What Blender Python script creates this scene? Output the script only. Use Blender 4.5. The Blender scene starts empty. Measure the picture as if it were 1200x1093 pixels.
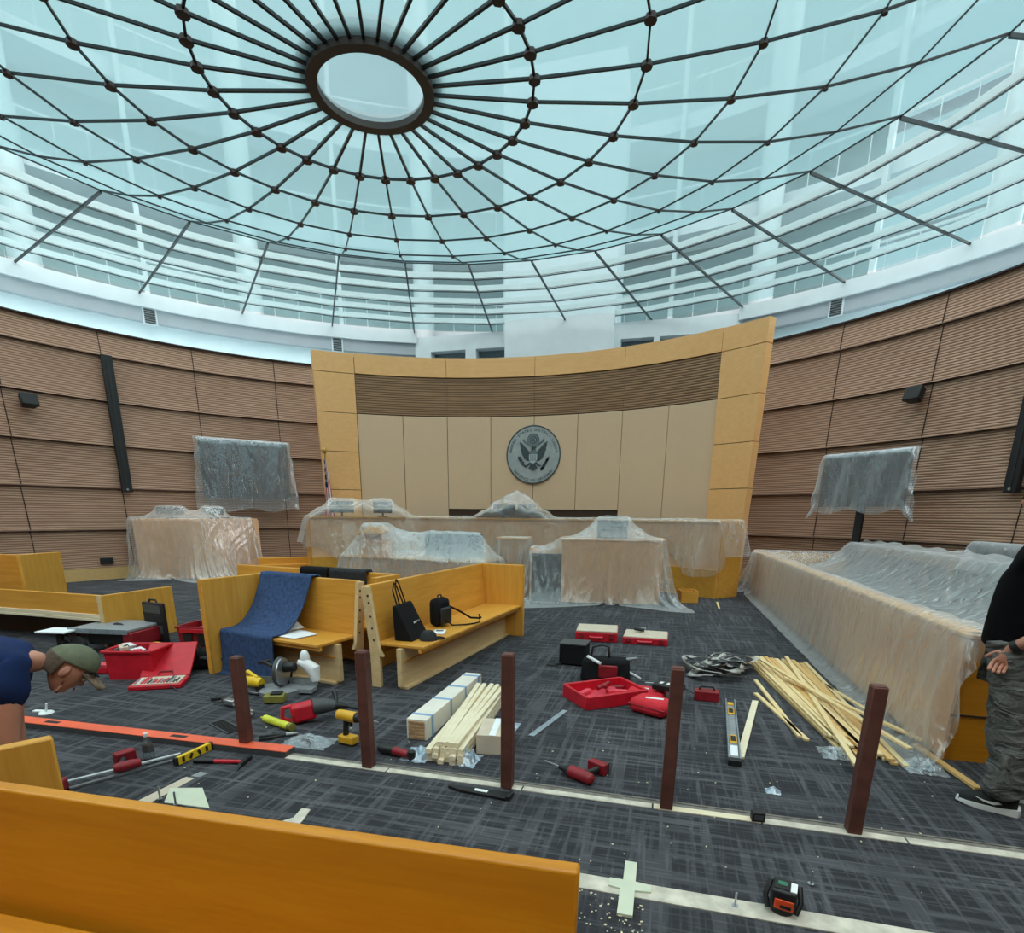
import bpy, bmesh, math, random
import numpy as np
from mathutils import Vector, Matrix, Euler
random.seed(7)
R = math.radians
COL = bpy.context.scene.collection

# ------------------------------------------------------------------ materials
def lin(c):
    return tuple(((x/255.0)/12.92 if x/255.0 <= 0.04045 else ((x/255.0+0.055)/1.055)**2.4) for x in c) + (1.0,)

class NT:
    def __init__(s, name):
        s.m = bpy.data.materials.new(name); s.m.use_nodes = True
        s.t = s.m.node_tree; s.t.nodes.clear()
        s.out = s.n('ShaderNodeOutputMaterial')
    def n(s, kind, **kw):
        nd = s.t.nodes.new(kind)
        for k, v in kw.items(): setattr(nd, k, v)
        return nd
    def l(s, a, b): s.t.links.new(a, b)
    def coord(s, scale=(1,1,1), kind='Object', rot=(0,0,0)):
        tc = s.n('ShaderNodeTexCoord'); mp = s.n('ShaderNodeMapping')
        mp.inputs['Scale'].default_value = scale; mp.inputs['Rotation'].default_value = rot
        s.l(tc.outputs[kind], mp.inputs['Vector']); return mp.outputs['Vector']
    def noise(s, vec, scale=5, detail=3, rough=.55, dist=0.0):
        nd = s.n('ShaderNodeTexNoise'); nd.inputs['Scale'].default_value = scale
        nd.inputs['Detail'].default_value = detail; nd.inputs['Roughness'].default_value = rough
        nd.inputs['Distortion'].default_value = dist
        s.l(vec, nd.inputs['Vector']); return nd.outputs['Fac']
    def ramp(s, fac, stops):
        r = s.n('ShaderNodeValToRGB'); e = r.color_ramp.elements
        while len(e) < len(stops): e.new(0.5)
        for i, (p, c) in enumerate(stops):
            e[i].position = p; e[i].color = c if len(c) == 4 else tuple(c)+(1,)
        s.l(fac, r.inputs['Fac']); return r.outputs['Color']
    def math(s, op, a, b=None, c=None):
        m = s.n('ShaderNodeMath', operation=op)
        for i, x in enumerate((a, b, c)):
            if x is None: continue
            if isinstance(x, (int, float)): m.inputs[i].default_value = x
            else: s.l(x, m.inputs[i])
        return m.outputs[0]
    def mix(s, fac, a, b, blend='MIX'):
        m = s.n('ShaderNodeMix', data_type='RGBA', blend_type=blend)
        for key, x in ((0, fac), (6, a), (7, b)):
            if isinstance(x, (int, float)): m.inputs[key].default_value = x
            elif isinstance(x, tuple): m.inputs[key].default_value = x
            else: s.l(x, m.inputs[key])
        return m.outputs[2]
    def bump(s, h, strength=.3, dist=.01):
        b = s.n('ShaderNodeBump'); b.inputs['Strength'].default_value = strength; b.inputs['Distance'].default_value = dist
        s.l(h, b.inputs['Height']); return b.outputs['Normal']
    def pbsdf(s, col, rough=.5, metal=0.0, normal=None, spec=.5, **kw):
        p = s.n('ShaderNodeBsdfPrincipled')
        for key, x in (('Base Color', col), ('Roughness', rough), ('Metallic', metal), ('Specular IOR Level', spec)):
            if isinstance(x, (int, float, tuple)): p.inputs[key].default_value = x
            else: s.l(x, p.inputs[key])
        if normal is not None: s.l(normal, p.inputs['Normal'])
        for k, v in kw.items(): p.inputs[k].default_value = v
        return p.outputs['BSDF']
    def done(s, sh): s.l(sh, s.out.inputs['Surface']); return s.m

def pm(name, rgb, rough=.5, metal=0.0, var=.12, scale=14, bump=0.0, stretch=(1,1,1), spec=.5):
    """plain painted / moulded surface with a little procedural unevenness"""
    t = NT(name); v = t.coord(stretch); f = t.noise(v, scale, 4)
    c = lin(rgb); d = tuple(x*(1-var) for x in c[:3])+(1,); e = tuple(min(1, x*(1+var)) for x in c[:3])+(1,)
    col = t.ramp(f, [(.3, d), (.7, e)])
    nrm = t.bump(f, bump, .005) if bump else None
    rr = t.math('MULTIPLY_ADD', f, .2, rough-.1)
    return t.done(t.pbsdf(col, rr, metal, nrm, spec))

def wood(name, a, b, rough=.38, along='X', knots=False, scale=1.0):
    t = NT(name)
    sc = {'X': (.7,9,9), 'Y': (9,.7,9), 'Z': (9,9,.7)}[along]
    v = t.coord(tuple(x*scale for x in sc)); f = t.noise(v, 1.6, 5, .6, .6)
    v2 = t.coord(tuple(x*scale*5 for x in sc)); g = t.noise(v2, 1.5, 2)
    v3 = t.coord((1,1,1)); h = t.noise(v3, 1.1, 2)
    m = t.math('MULTIPLY_ADD', g, .25, t.math('MULTIPLY', f, .6)); m = t.math('MULTIPLY_ADD', h, .25, m)
    col = t.ramp(m, [(.32, lin(b)), (.72, lin(a))])
    return t.done(t.pbsdf(col, rough, 0, t.bump(g, .06, .002), .4))

MAT = {}
def setup_materials():
    M = MAT
    # dark carpet tile with broken lighter cross-hatched lines
    t = NT('carpet_tile'); 
    vx = t.coord((.9, 17, 1)); fx = t.noise(vx, 1.0, 2, .5)
    vy = t.coord((17, .9, 1)); fy = t.noise(vy, 1.0, 2, .5)
    sx = t.ramp(fx, [(.50, (0,0,0)), (.60, (1,1,1))]); sy = t.ramp(fy, [(.52, (0,0,0)), (.60, (1,1,1))])
    vx2 = t.coord((2.6, 46, 1)); fx2 = t.ramp(t.noise(vx2, 1.0, 2, .5), [(.52, (0,0,0)), (.62, (1,1,1))])
    vy2 = t.coord((46, 2.6, 1)); fy2 = t.ramp(t.noise(vy2, 1.0, 2, .5), [(.54, (0,0,0)), (.64, (1,1,1))])
    big = t.noise(t.coord((1,1,1)), 1.8, 2)
    pile = t.noise(t.coord((1,1,1)), 260, 2)
    a = t.mix(1.0, sx, sy, 'LIGHTEN'); b = t.mix(1.0, fx2, fy2, 'LIGHTEN')
    ln = t.mix(.45, a, b); 
    lm = t.math('MULTIPLY', ln, t.math('MULTIPLY_ADD', big, 1.1, .1))
    col = t.mix(lm, lin((58,59,63)), lin((118,119,124)))
    col = t.mix(t.math('MULTIPLY', pile, .55), col, lin((34,34,38)))
    M['carpet'] = t.done(t.pbsdf(col, .95, 0, t.bump(pile, .4, .004), .1))
    # finely ribbed walnut cladding: horizontal grooves by height
    def ribbed(name, ca, cb, groove, freq):
        t = NT(name); tc = t.n('ShaderNodeTexCoord'); sp = t.n('ShaderNodeSeparateXYZ'); t.l(tc.outputs['Object'], sp.inputs[0])
        w = t.math('SINE', t.math('MULTIPLY', sp.outputs['Z'], freq*2*math.pi))
        g = t.ramp(t.math('MULTIPLY_ADD', w, .5, .5), [(.10, (0,0,0)), (.45, (1,1,1))])
        n = t.noise(t.coord((1.2,1.2,14)), 1.3, 4, .6); big = t.noise(t.coord((.5,.5,.9)), 1.0, 2)
        base = t.ramp(t.math('MULTIPLY_ADD', n, .7, t.math('MULTIPLY', big, .35)), [(.35, lin(cb)), (.75, lin(ca))])
        col = t.mix(g, lin(groove), base)
        return t.done(t.pbsdf(col, .5, 0, t.bump(w, .35, .01), .3))
    M['ribbed'] = ribbed('ribbed_walnut', (190,154,130), (158,121,98), (112,82,66), 1/.052)
    M['ribbed_band'] = ribbed('ribbed_walnut_band', (176,138,104), (140,104,74), (92,64,44), 1/.06)
    M['recess_shade'] = pm('recess_shade_brown', (70,46,32), .6)  # dark brown that stands in for shade inside recesses
    M['seam'] = pm('shadow_joint', (42,28,22), .8)
    M['maple_wall'] = wood('maple_veneer', (248,192,130), (234,174,108), .4, 'X')
    M['maple'] = wood('honey_maple', (228,168,74), (200,136,44), .33, 'X')
    M['maple_y'] = wood('honey_maple_cross', (226,170,78), (202,142,50), .33, 'Z')
    M['maple_shaded'] = wood('shaded_maple', (208,140,30), (184,114,14), .3, 'X')  # darker copy of the honey maple, its shade put into the colour
    M['raw_wood'] = wood('bare_plywood', (222,196,150), (198,166,116), .6, 'X')
    M['base_trim'] = wood('maple_baseboard', (214,178,122), (196,158,104), .45, 'X')
    M['beige'] = pm('beige_fabric_panel', (222,190,158), .85, 0, .05, 60, .15, spec=.2)
    M['tan'] = pm('tan_laminate', (232,186,146), .7, 0, .06, 3, spec=.2)
    M['white'] = pm('white_plaster', (206,214,218), .7, 0, .04, 2, spec=.2)
    M['grey_band'] = pm('grey_plaster', (166,171,177), .8, 0, .04, 2, spec=.2)
    M['cove'] = pm('pale_blue_plaster', (226,238,242), .7, 0, .03, 2, spec=.2)
    M['white_steel'] = pm('white_painted_steel', (200,210,212), .4, 0, .04, 3)
    M['facade_dark'] = pm('grey_window_band', (96,112,118), .4, 0, .15, 1.2)
    M['facade_teal'] = pm('teal_spandrel', (140,166,168), .5, 0, .10, .7)
    M['rib'] = pm('dark_bronze_steel', (38,46,50), .45, .3, .2, 6)
    M['ring'] = pm('bronze_ring', (66,60,56), .5, .3, .15, 6)
    M['node'] = pm('rusty_bronze_clamp', (62,48,46), .5, .3, .2, 8)
    # frosted lens glass
    def glass(name, tint, edge, diff, dc, rnd=.06, gl=.03):
        t = NT(name)
        geo = t.n('ShaderNodeNewGeometry'); lw = t.n('ShaderNodeLayerWeight'); lw.inputs['Blend'].default_value = .35
        c = t.mix(lw.outputs['Facing'], lin(tint), lin(edge))
        n = t.noise(t.coord((1,1,1)), 1.6, 4)
        k = t.math('MULTIPLY_ADD', geo.outputs['Random Per Island'], rnd, 1-rnd)
        k = t.math('MULTIPLY', k, t.math('MULTIPLY_ADD', n, .14, .93))
        cc = t.n('ShaderNodeVectorMath', operation='SCALE'); t.l(c, cc.inputs[0]); t.l(k, cc.inputs['Scale'])
        tr = t.n('ShaderNodeBsdfTransparent'); t.l(cc.outputs[0], tr.inputs['Color'])
        tl = t.n('ShaderNodeBsdfTranslucent'); tl.inputs['Color'].default_value = lin(dc)
        df = t.n('ShaderNodeBsdfDiffuse'); df.inputs['Color'].default_value = lin(dc)
        m0 = t.n('ShaderNodeMixShader'); m0.inputs[0].default_value = .4; t.l(tl.outputs[0], m0.inputs[1]); t.l(df.outputs[0], m0.inputs[2])
        m1 = t.n('ShaderNodeMixShader'); m1.inputs[0].default_value = diff; t.l(tr.outputs[0], m1.inputs[1]); t.l(m0.outputs[0], m1.inputs[2])
        gs = t.n('ShaderNodeBsdfGlossy'); gs.inputs['Roughness'].default_value = .08
        m2 = t.n('ShaderNodeMixShader'); m2.inputs[0].default_value = gl; t.l(m1.outputs[0], m2.inputs[1]); t.l(gs.outputs[0], m2.inputs[2])
        return t.done(m2.outputs[0])
    M['lens'] = glass('frosted_lens_glass', (220,240,242), (160,206,208), .66, (132,172,180))
    M['clear'] = glass('clear_tinted_glass', (226,244,246), (190,226,230), .08, (210,235,238), .02, .03)
    M['oculus'] = glass('frosted_oculus_glass', (214,240,246), (180,216,222), .6, (128,160,168), .0)
    # thin crumpled polyethylene
    def poly(name, amt, tint):
        t = NT(name)
        lw = t.n('ShaderNodeLayerWeight'); lw.inputs['Blend'].default_value = .5
        w1 = t.noise(t.coord((1.3,1.3,.8)), 1.6, 2, .5, 1.4)
        w2 = t.noise(t.coord((2.4,2.4,.55)), 1.5, 2, .5, 1.8)
        rid = t.math('ABSOLUTE', t.math('SUBTRACT', w1, .5)); rid = t.math('MAXIMUM', t.math('SUBTRACT', 1.0, t.math('MULTIPLY', rid, 13.0)), 0.0)
        rd2 = t.math('ABSOLUTE', t.math('SUBTRACT', w2, .5)); rd2 = t.math('MAXIMUM', t.math('SUBTRACT', 1.0, t.math('MULTIPLY', rd2, 11.0)), 0.0)
        crease = t.math('MAXIMUM', rid, rd2)
        hgt = t.math('ADD', w2, t.math('MULTIPLY', crease, .12))
        nrm = t.bump(hgt, .75, .06)
        f = t.math('MULTIPLY_ADD', lw.outputs['Facing'], .42, amt)
        f = t.math('MULTIPLY_ADD', crease, .075, f)
        f = t.math('MULTIPLY_ADD', w2, .20, t.math('SUBTRACT', f, .10))
        f = t.math('MINIMUM', t.math('MAXIMUM', f, 0.03), .92)
        tr = t.n('ShaderNodeBsdfTransparent'); tr.inputs['Color'].default_value = (.97,.975,.98,1)
        df = t.n('ShaderNodeBsdfDiffuse'); df.inputs['Color'].default_value = lin(tint); t.l(nrm, df.inputs['Normal'])
        tl = t.n('ShaderNodeBsdfTranslucent'); tl.inputs['Color'].default_value = lin(tint); t.l(nrm, tl.inputs['Normal'])
        gs = t.n('ShaderNodeBsdfGlossy'); gs.inputs['Roughness'].default_value = .19; gs.inputs['Color'].default_value = (.9,.95,.97,1); t.l(nrm, gs.inputs['Normal'])
        a = t.n('ShaderNodeMixShader'); a.inputs[0].default_value = .35; t.l(df.outputs[0], a.inputs[1]); t.l(tl.outputs[0], a.inputs[2])
        b = t.n('ShaderNodeMixShader'); b.inputs[0].default_value = .34; t.l(a.outputs[0], b.inputs[1]); t.l(gs.outputs[0], b.inputs[2])
        c = t.n('ShaderNodeMixShader'); t.l(f, c.inputs[0]); t.l(tr.outputs[0], c.inputs[1]); t.l(b.outputs[0], c.inputs[2])
        return t.done(c.outputs[0])
    M['poly'] = poly('polyethylene_sheet', .17, (238,242,244))
    M['poly_blue'] = poly('polyethylene_sheet_double', .30, (226,238,246))
    M['poly_bag'] = poly('clear_plastic_bag', .22, (220,232,240))
    M['blue_bag'] = poly('pale_blue_plastic_bag', .6, (190,216,240))
    M['black'] = pm('black_plastic', (26,27,29), .5, 0, .25, 30)
    M['black_matte'] = pm('black_painted_metal', (18,18,20), .6, 0, .2, 20)
    M['black_cloth'] = pm('black_cloth', (22,22,25), .9, 0, .25, 60, .3, spec=.2)
    M['grey_cloth'] = pm('dark_grey_cloth', (52,54,56), .9, 0, .25, 40, .3, spec=.2)
    M['screen'] = pm('dark_screen', (34,44,54), .25, 0, .1, 2)
    M['grey_dark'] = pm('dark_grey_plastic', (70,72,74), .5, 0, .15, 20)
    M['grey'] = pm('grey_plastic', (140,144,148), .5, 0, .12, 20)
    M['steel'] = pm('bare_steel', (178,182,186), .32, .85, .12, 30)
    M['alu'] = pm('galvanised_plate', (158,172,182), .4, .5, .2, 16)
    M['red'] = pm('red_plastic', (196,24,44), .42, 0, .14, 12)
    M['red_dark'] = pm('dark_red_plastic', (138,22,34), .5, 0, .18, 14)
    M['red_cloth'] = pm('red_nylon', (206,30,48), .75, 0, .14, 30, .2)
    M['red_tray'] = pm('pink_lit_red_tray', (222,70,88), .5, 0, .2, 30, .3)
    M['orange'] = pm('orange_paint', (240,104,70), .45, 0, .12, 5)
    M['laser_orange'] = pm('orange_rubber', (224,74,30), .5, 0, .1, 20)
    M['yellow'] = pm('yellow_plastic', (236,196,34), .45, 0, .12, 14)
    M['gold'] = pm('deep_yellow_plastic', (220,168,40), .45, 0, .15, 14)
    M['lime'] = pm('lime_plastic', (214,218,66), .4, 0, .1, 14)
    M['olive'] = pm('olive_plastic', (128,124,54), .5, 0, .15, 14)
    M['post'] = pm('red_brown_primer', (98,58,50), .55, .1, .28, 9, .15)
    M['lumber'] = wood('pine_strip', (240,218,170), (222,190,132), .55, 'X')
    M['lumber2'] = wood('golden_pine_strip', (228,190,128), (206,158,92), .55, 'X')
    M['trim_wood'] = wood('cream_moulding', (240,230,204), (222,206,170), .5, 'X')
    M['wrap'] = pm('cream_wrapped_lumber', (228,224,212), .5, 0, .06, 6)
    M['end_grain'] = pm('lumber_end_grain', (176,140,100), .7, 0, .35, 40)
    M['blue_strap'] = pm('blue_strap', (128,164,204), .5, 0, .12, 14)
    M['strap'] = pm('grey_webbing', (178,176,172), .85, 0, .2, 40, .2)
    M['strap_dark'] = pm('dark_grey_webbing', (74,76,78), .85, 0, .2, 40, .2)
    M['card'] = pm('pale_cardboard', (206,192,172), .8, 0, .06, 8)
    M['paper'] = pm('white_paper', (232,236,238), .8, 0, .04, 6)
    M['concrete'] = pm('bare_concrete_strip', (200,194,180), .8, 0, .28, 9, .3)
    M['concrete_dark'] = pm('grey_glue_residue', (120,116,108), .85, 0, .4, 14, .3)
    M['sheet_green'] = pm('pale_green_board', (206,212,190), .6, 0, .06, 6)
    M['navy'] = pm('navy_cotton', (26,44,86), .9, 0, .22, 8, .2, spec=.2)
    M['shirt_black'] = pm('black_cotton', (16,16,19), .95, 0, .2, 10, .2, spec=.1)
    M['blanket'] = pm('blue_quilted_blanket', (58,78,114), .9, 0, .30, 24, .6, spec=.15)
    M['olive_cap'] = pm('olive_cap_cloth', (106,112,92), .9, 0, .15, 20, .2, spec=.2)
    M['camo'] = pm('brown_camo_brim', (120,104,88), .9, 0, .5, 26, .1, spec=.2)
    t = NT('grey_washed_denim'); n1 = t.noise(t.coord((6,6,11)), 1.0, 3, .5, 1.2); n2 = t.noise(t.coord((1,1,1)), 90, 2)
    col = t.ramp(t.math('MULTIPLY_ADD', n2, .25, t.math('MULTIPLY', n1, .8)), [(.30, lin((62,63,62))), (.72, lin((128,130,127)))])
    M['trouser'] = t.done(t.pbsdf(col, .9, 0, t.bump(n1, 1.0, .06), .15))
    M['skin'] = pm('skin', (196,138,116), .55, 0, .08, 9)
    M['hair'] = pm('greying_brown_hair', (84,70,58), .8, 0, .35, 60, .3)
    M['eye_white'] = pm('eye_white', (225,222,216), .3)
    M['lip'] = pm('lip', (168,96,86), .5)
    M['shoe'] = pm('black_knit_shoe', (24,25,27), .8, 0, .2, 40)
    M['sole'] = pm('white_foam_sole', (228,230,228), .6, 0, .05, 10)
    M['brass'] = pm('brass', (190,150,70), .35, .8, .1, 10)
    M['bottle'] = glass('clear_bottle_plastic', (236,242,244), (200,210,214), .08, (230,236,238), 0, .12)
    M['seal'] = pm('brushed_steel_seal', (166,172,172), .5, .0, .12, 5)
    M['seal_dark'] = pm('etched_dark_steel', (62,72,76), .5, 0, .15, 8)
    M['seal_mid'] = pm('etched_grey_steel', (104,116,120), .5, .0, .15, 8)
    M['seal_light'] = pm('polished_pale_steel', (190,202,206), .45, .0, .1, 8)
    M['screen_green'] = pm('green_label', (40,110,84), .4)
    # flag cloth: red and white stripes running down the hanging cloth with a blue canton
    t = NT('flag_cloth'); tc = t.n('ShaderNodeTexCoord'); sp = t.n('ShaderNodeSeparateXYZ'); t.l(tc.outputs['UV'], sp.inputs[0])
    st = t.math('GREATER_THAN', t.math('FRACT', t.math('MULTIPLY', sp.outputs['X'], 6.5)), .5)
    col = t.mix(st, lin((178,30,44)), lin((228,228,226)))
    can = t.math('MULTIPLY', t.math('LESS_THAN', sp.outputs['X'], 7/13), t.math('GREATER_THAN', sp.outputs['Y'], .58))
    vo = t.n('ShaderNodeTexVoronoi'); vo.inputs['Scale'].default_value = 9; vo.inputs['Randomness'].default_value = .25; t.l(tc.outputs['UV'], vo.inputs['Vector'])
    star = t.math('LESS_THAN', vo.outputs['Distance'], .30)
    col = t.mix(can, col, t.mix(star, lin((28,38,84)), lin((225,226,230))))
    M['flag'] = t.done(t.pbsdf(col, .8, 0, None, .2))
setup_materials()

# ------------------------------------------------------------------ mesh builder
def basis(d):
    d = Vector(d).normalized(); a = Vector((0,0,1)) if abs(d.z) < .95 else Vector((1,0,0))
    u = d.cross(a).normalized(); return u, d.cross(u).normalized(), d

class MB:
    def __init__(s): s.v = []; s.f = []; s.mi = []; s.uv = None
    def add(s, V, F, mi=0):
        b = len(s.v); s.v += [tuple(map(float, p)) for p in V]
        s.f += [tuple(b+i for i in f) for f in F]; s.mi += [mi]*len(F); return s
    def box(s, c, size, rz=0.0, mi=0, rot=None):
        h = Vector(size)*.5; m = rot if rot is not None else Matrix.Rotation(rz, 3, 'Z'); c = Vector(c)
        P = [c + m @ Vector((sx*h.x, sy*h.y, sz*h.z)) for sz in (-1,1) for sy in (-1,1) for sx in (-1,1)]
        return s.hexa(P, mi)
    def hexa(s, P, mi=0):   # order x fastest, then y, then z
        return s.add(P, [(0,2,3,1),(4,5,7,6),(0,1,5,4),(2,6,7,3),(0,4,6,2),(1,3,7,5)], mi)
    def span(s, x0, x1, y0, y1, z0, z1, mi=0):
        return s.box(((x0+x1)/2,(y0+y1)/2,(z0+z1)/2), (abs(x1-x0),abs(y1-y0),abs(z1-z0)), mi=mi)
    def bar(s, a, b, w, h, mi=0, up=(0,0,1)):
        a, b = Vector(a), Vector(b); d = (b-a).normalized(); up = Vector(up)
        if abs(d.dot(up)) > .98: up = Vector((1,0,0))
        u = d.cross(up).normalized(); v = u.cross(d).normalized()
        P = [p + u*(sx*w/2) + v*(sz*h/2) for sz in (-1,1) for p in (a,b) for sx in (-1,1)]
        return s.hexa(P, mi)
    def cyl(s, a, b, r0, r1=None, n=14, mi=0, caps=True):
        r1 = r0 if r1 is None else r1; a, b = Vector(a), Vector(b); u, v, d = basis(b-a)
        V = [p + (u*math.cos(2*math.pi*i/n) + v*math.sin(2*math.pi*i/n))*r for p, r in ((a,r0),(b,r1)) for i in range(n)]
        F = [(i, (i+1) % n, n+(i+1) % n, n+i) for i in range(n)]
        if caps: F += [tuple(range(n-1,-1,-1)), tuple(range(n,2*n))]
        return s.add(V, F, mi)
    def tube(s, pts, r, n=8, mi=0, closed=False, flat=None):
        pts = [Vector(p) for p in pts]; N = len(pts); V = []; F = []
        rr = r if isinstance(r, (list, tuple)) else [r]*N
        pu = None
        for i, p in enumerate(pts):
            d = (pts[(i+1) % N] - pts[i-1]) if closed else (pts[min(i+1,N-1)] - pts[max(i-1,0)])
            d = d.normalized() if d.length > 1e-9 else Vector((1,0,0))
            if pu is None: u, v, _ = basis(d)
            else:
                u = pu - d*pu.dot(d); u = u.normalized() if u.length > 1e-6 else basis(d)[0]; v = d.cross(u)
            pu = u
            for k in range(n):
                a = 2*math.pi*k/n
                V.append(p + u*math.cos(a)*rr[i] + v*math.sin(a)*rr[i]*(flat or 1))
        for i in range(N if closed else N-1):
            j = (i+1) % N
            F += [(i*n+k, i*n+(k+1) % n, j*n+(k+1) % n, j*n+k) for k in range(n)]
        if not closed: F += [tuple(range(n-1,-1,-1)), tuple(range((N-1)*n, N*n))]
        return s.add(V, F, mi)
    def prism(s, poly, h0, h1, axis='Z', mi=0, xf=None):
        n = len(poly)
        def mk(p, h):
            q = {'Z': (p[0],p[1],h), 'X': (h,p[0],p[1]), 'Y': (p[0],h,p[1])}[axis]
            return tuple(xf @ Vector(q)) if xf is not None else q
        V = [mk(p, h0) for p in poly] + [mk(p, h1) for p in poly]
        F = [(i, (i+1) % n, n+(i+1) % n, n+i) for i in range(n)] + [tuple(range(n-1,-1,-1)), tuple(range(n,2*n))]
        return s.add(V, F, mi)
    def lathe(s, prof, n=20, mi=0, xf=None):
        V = []; F = []; m = len(prof)
        for i in range(n):
            a = 2*math.pi*i/n
            for r, z in prof:
                q = Vector((r*math.cos(a), r*math.sin(a), z)); V.append(xf @ q if xf is not None else q)
        for i in range(n):
            j = (i+1) % n
            F += [(i*m+k, j*m+k, j*m+k+1, i*m+k+1) for k in range(m-1)]
        return s.add(V, F, mi)
    def ell(s, c, r, n=14, m=9, mi=0, rot=None):
        c = Vector(c); V = []; F = []
        for j in range(m+1):
            t = math.pi*j/m
            for i in range(n):
                a = 2*math.pi*i/n; q = Vector((r[0]*math.sin(t)*math.cos(a), r[1]*math.sin(t)*math.sin(a), r[2]*math.cos(t)))
                V.append(c + (rot @ q if rot is not None else q))
        for j in range(m):
            F += [(j*n+i, (j+1)*n+i, (j+1)*n+(i+1) % n, j*n+(i+1) % n) for i in range(n)]
        return s.add(V, F, mi)
    def grid(s, P, mi=0):
        P = np.asarray(P); n, m = P.shape[:2]
        F = [(i*m+j, (i+1)*m+j, (i+1)*m+j+1, i*m+j+1) for i in range(n-1) for j in range(m-1)]
        return s.add([tuple(p) for p in P.reshape(-1,3)], F, mi)
    def arc(s, a0, a1, prof, step=2.0, mi=0, closed=True):
        """sweep a (radius, height) profile round the room's vertical axis; bearings in degrees, 0 = judge's end"""
        n = max(1, int(abs(a1-a0)/step+.999)); m = len(prof); V = []; F = []
        for i in range(n+1):
            a = R(a0+(a1-a0)*i/n)
            V += [(r*math.sin(a), r*math.cos(a), z) for r, z in prof]
        for i in range(n):
            F += [(i*m+k, (i+1)*m+k, (i+1)*m+(k+1) % m, i*m+(k+1) % m) for k in range(m if closed else m-1)]
        if closed: F += [tuple(range(m)), tuple(n*m+k for k in range(m-1,-1,-1))]
        return s.add(V, F, mi)
    def build(s, name, mats, parent=None, loc=(0,0,0), rot=(0,0,0), bevel=0.0, smooth=38, solid=0.0):
        me = bpy.data.meshes.new(name); me.from_pydata(s.v, [], s.f)
        if not isinstance(mats, (list, tuple)): mats = [mats]
        for m in mats: me.materials.append(MAT[m] if isinstance(m, str) else m)
        for p, k in zip(me.polygons, s.mi): p.material_index = k
        bm = bmesh.new(); bm.from_mesh(me); bmesh.ops.recalc_face_normals(bm, faces=bm.faces); bm.to_mesh(me); bm.free()
        if s.uv is not None:
            l = me.uv_layers.new(name='UVMap')
            for lp in me.loops: l.data[lp.index].uv = s.uv[lp.vertex_index]
        if smooth:
            for p in me.polygons: p.use_smooth = True
            try: me.set_sharp_from_angle(angle=R(smooth))
            except Exception: pass
        o = bpy.data.objects.new(name, me); COL.objects.link(o)
        o.location = loc; o.rotation_euler = rot
        if parent is not None: o.parent = parent
        if solid:
            md = o.modifiers.new('thickness', 'SOLIDIFY'); md.thickness = solid; md.offset = 0
        if bevel:
            md = o.modifiers.new('edges', 'BEVEL'); md.width = bevel; md.segments = 2; md.limit_method = 'ANGLE'; md.angle_limit = R(40)
            md.harden_normals = False
        return o

def tag(o, label, cat, group=None, kind=None):
    o['label'] = label; o['category'] = cat
    if group: o['group'] = group
    if kind: o['kind'] = kind
    return o
def thing(name, label, cat, loc=(0,0,0), rz=0.0, group=None, rot=None):
    o = bpy.data.objects.new(name, None); COL.objects.link(o); o.empty_display_size = .1
    o.location = loc; o.rotation_euler = rot if rot is not None else (0,0,rz)
    return tag(o, label, cat, group)
def setting(name, label=None, cat=None):
    o = bpy.data.objects.new(name, None); COL.objects.link(o); o['kind'] = 'structure'
    if label: o['label'] = label
    if cat: o['category'] = cat
    return o
def struct(name, mb, mats, parent=None, label=None, cat=None, **kw):
    o = mb.build(name, mats, parent, **kw)
    if parent is None: 
        o['kind'] = 'structure'
        if label: o['label'] = label
        if cat: o['category'] = cat
    return o
def copy_tree(o, parent=None):
    c = o.copy(); COL.objects.link(c)
    if parent is not None: c.parent = parent
    for ch in list(o.children): copy_tree(ch, c)
    return c
def pol(r, deg, z=0.0): return Vector((r*math.sin(R(deg)), r*math.cos(R(deg)), z))

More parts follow.
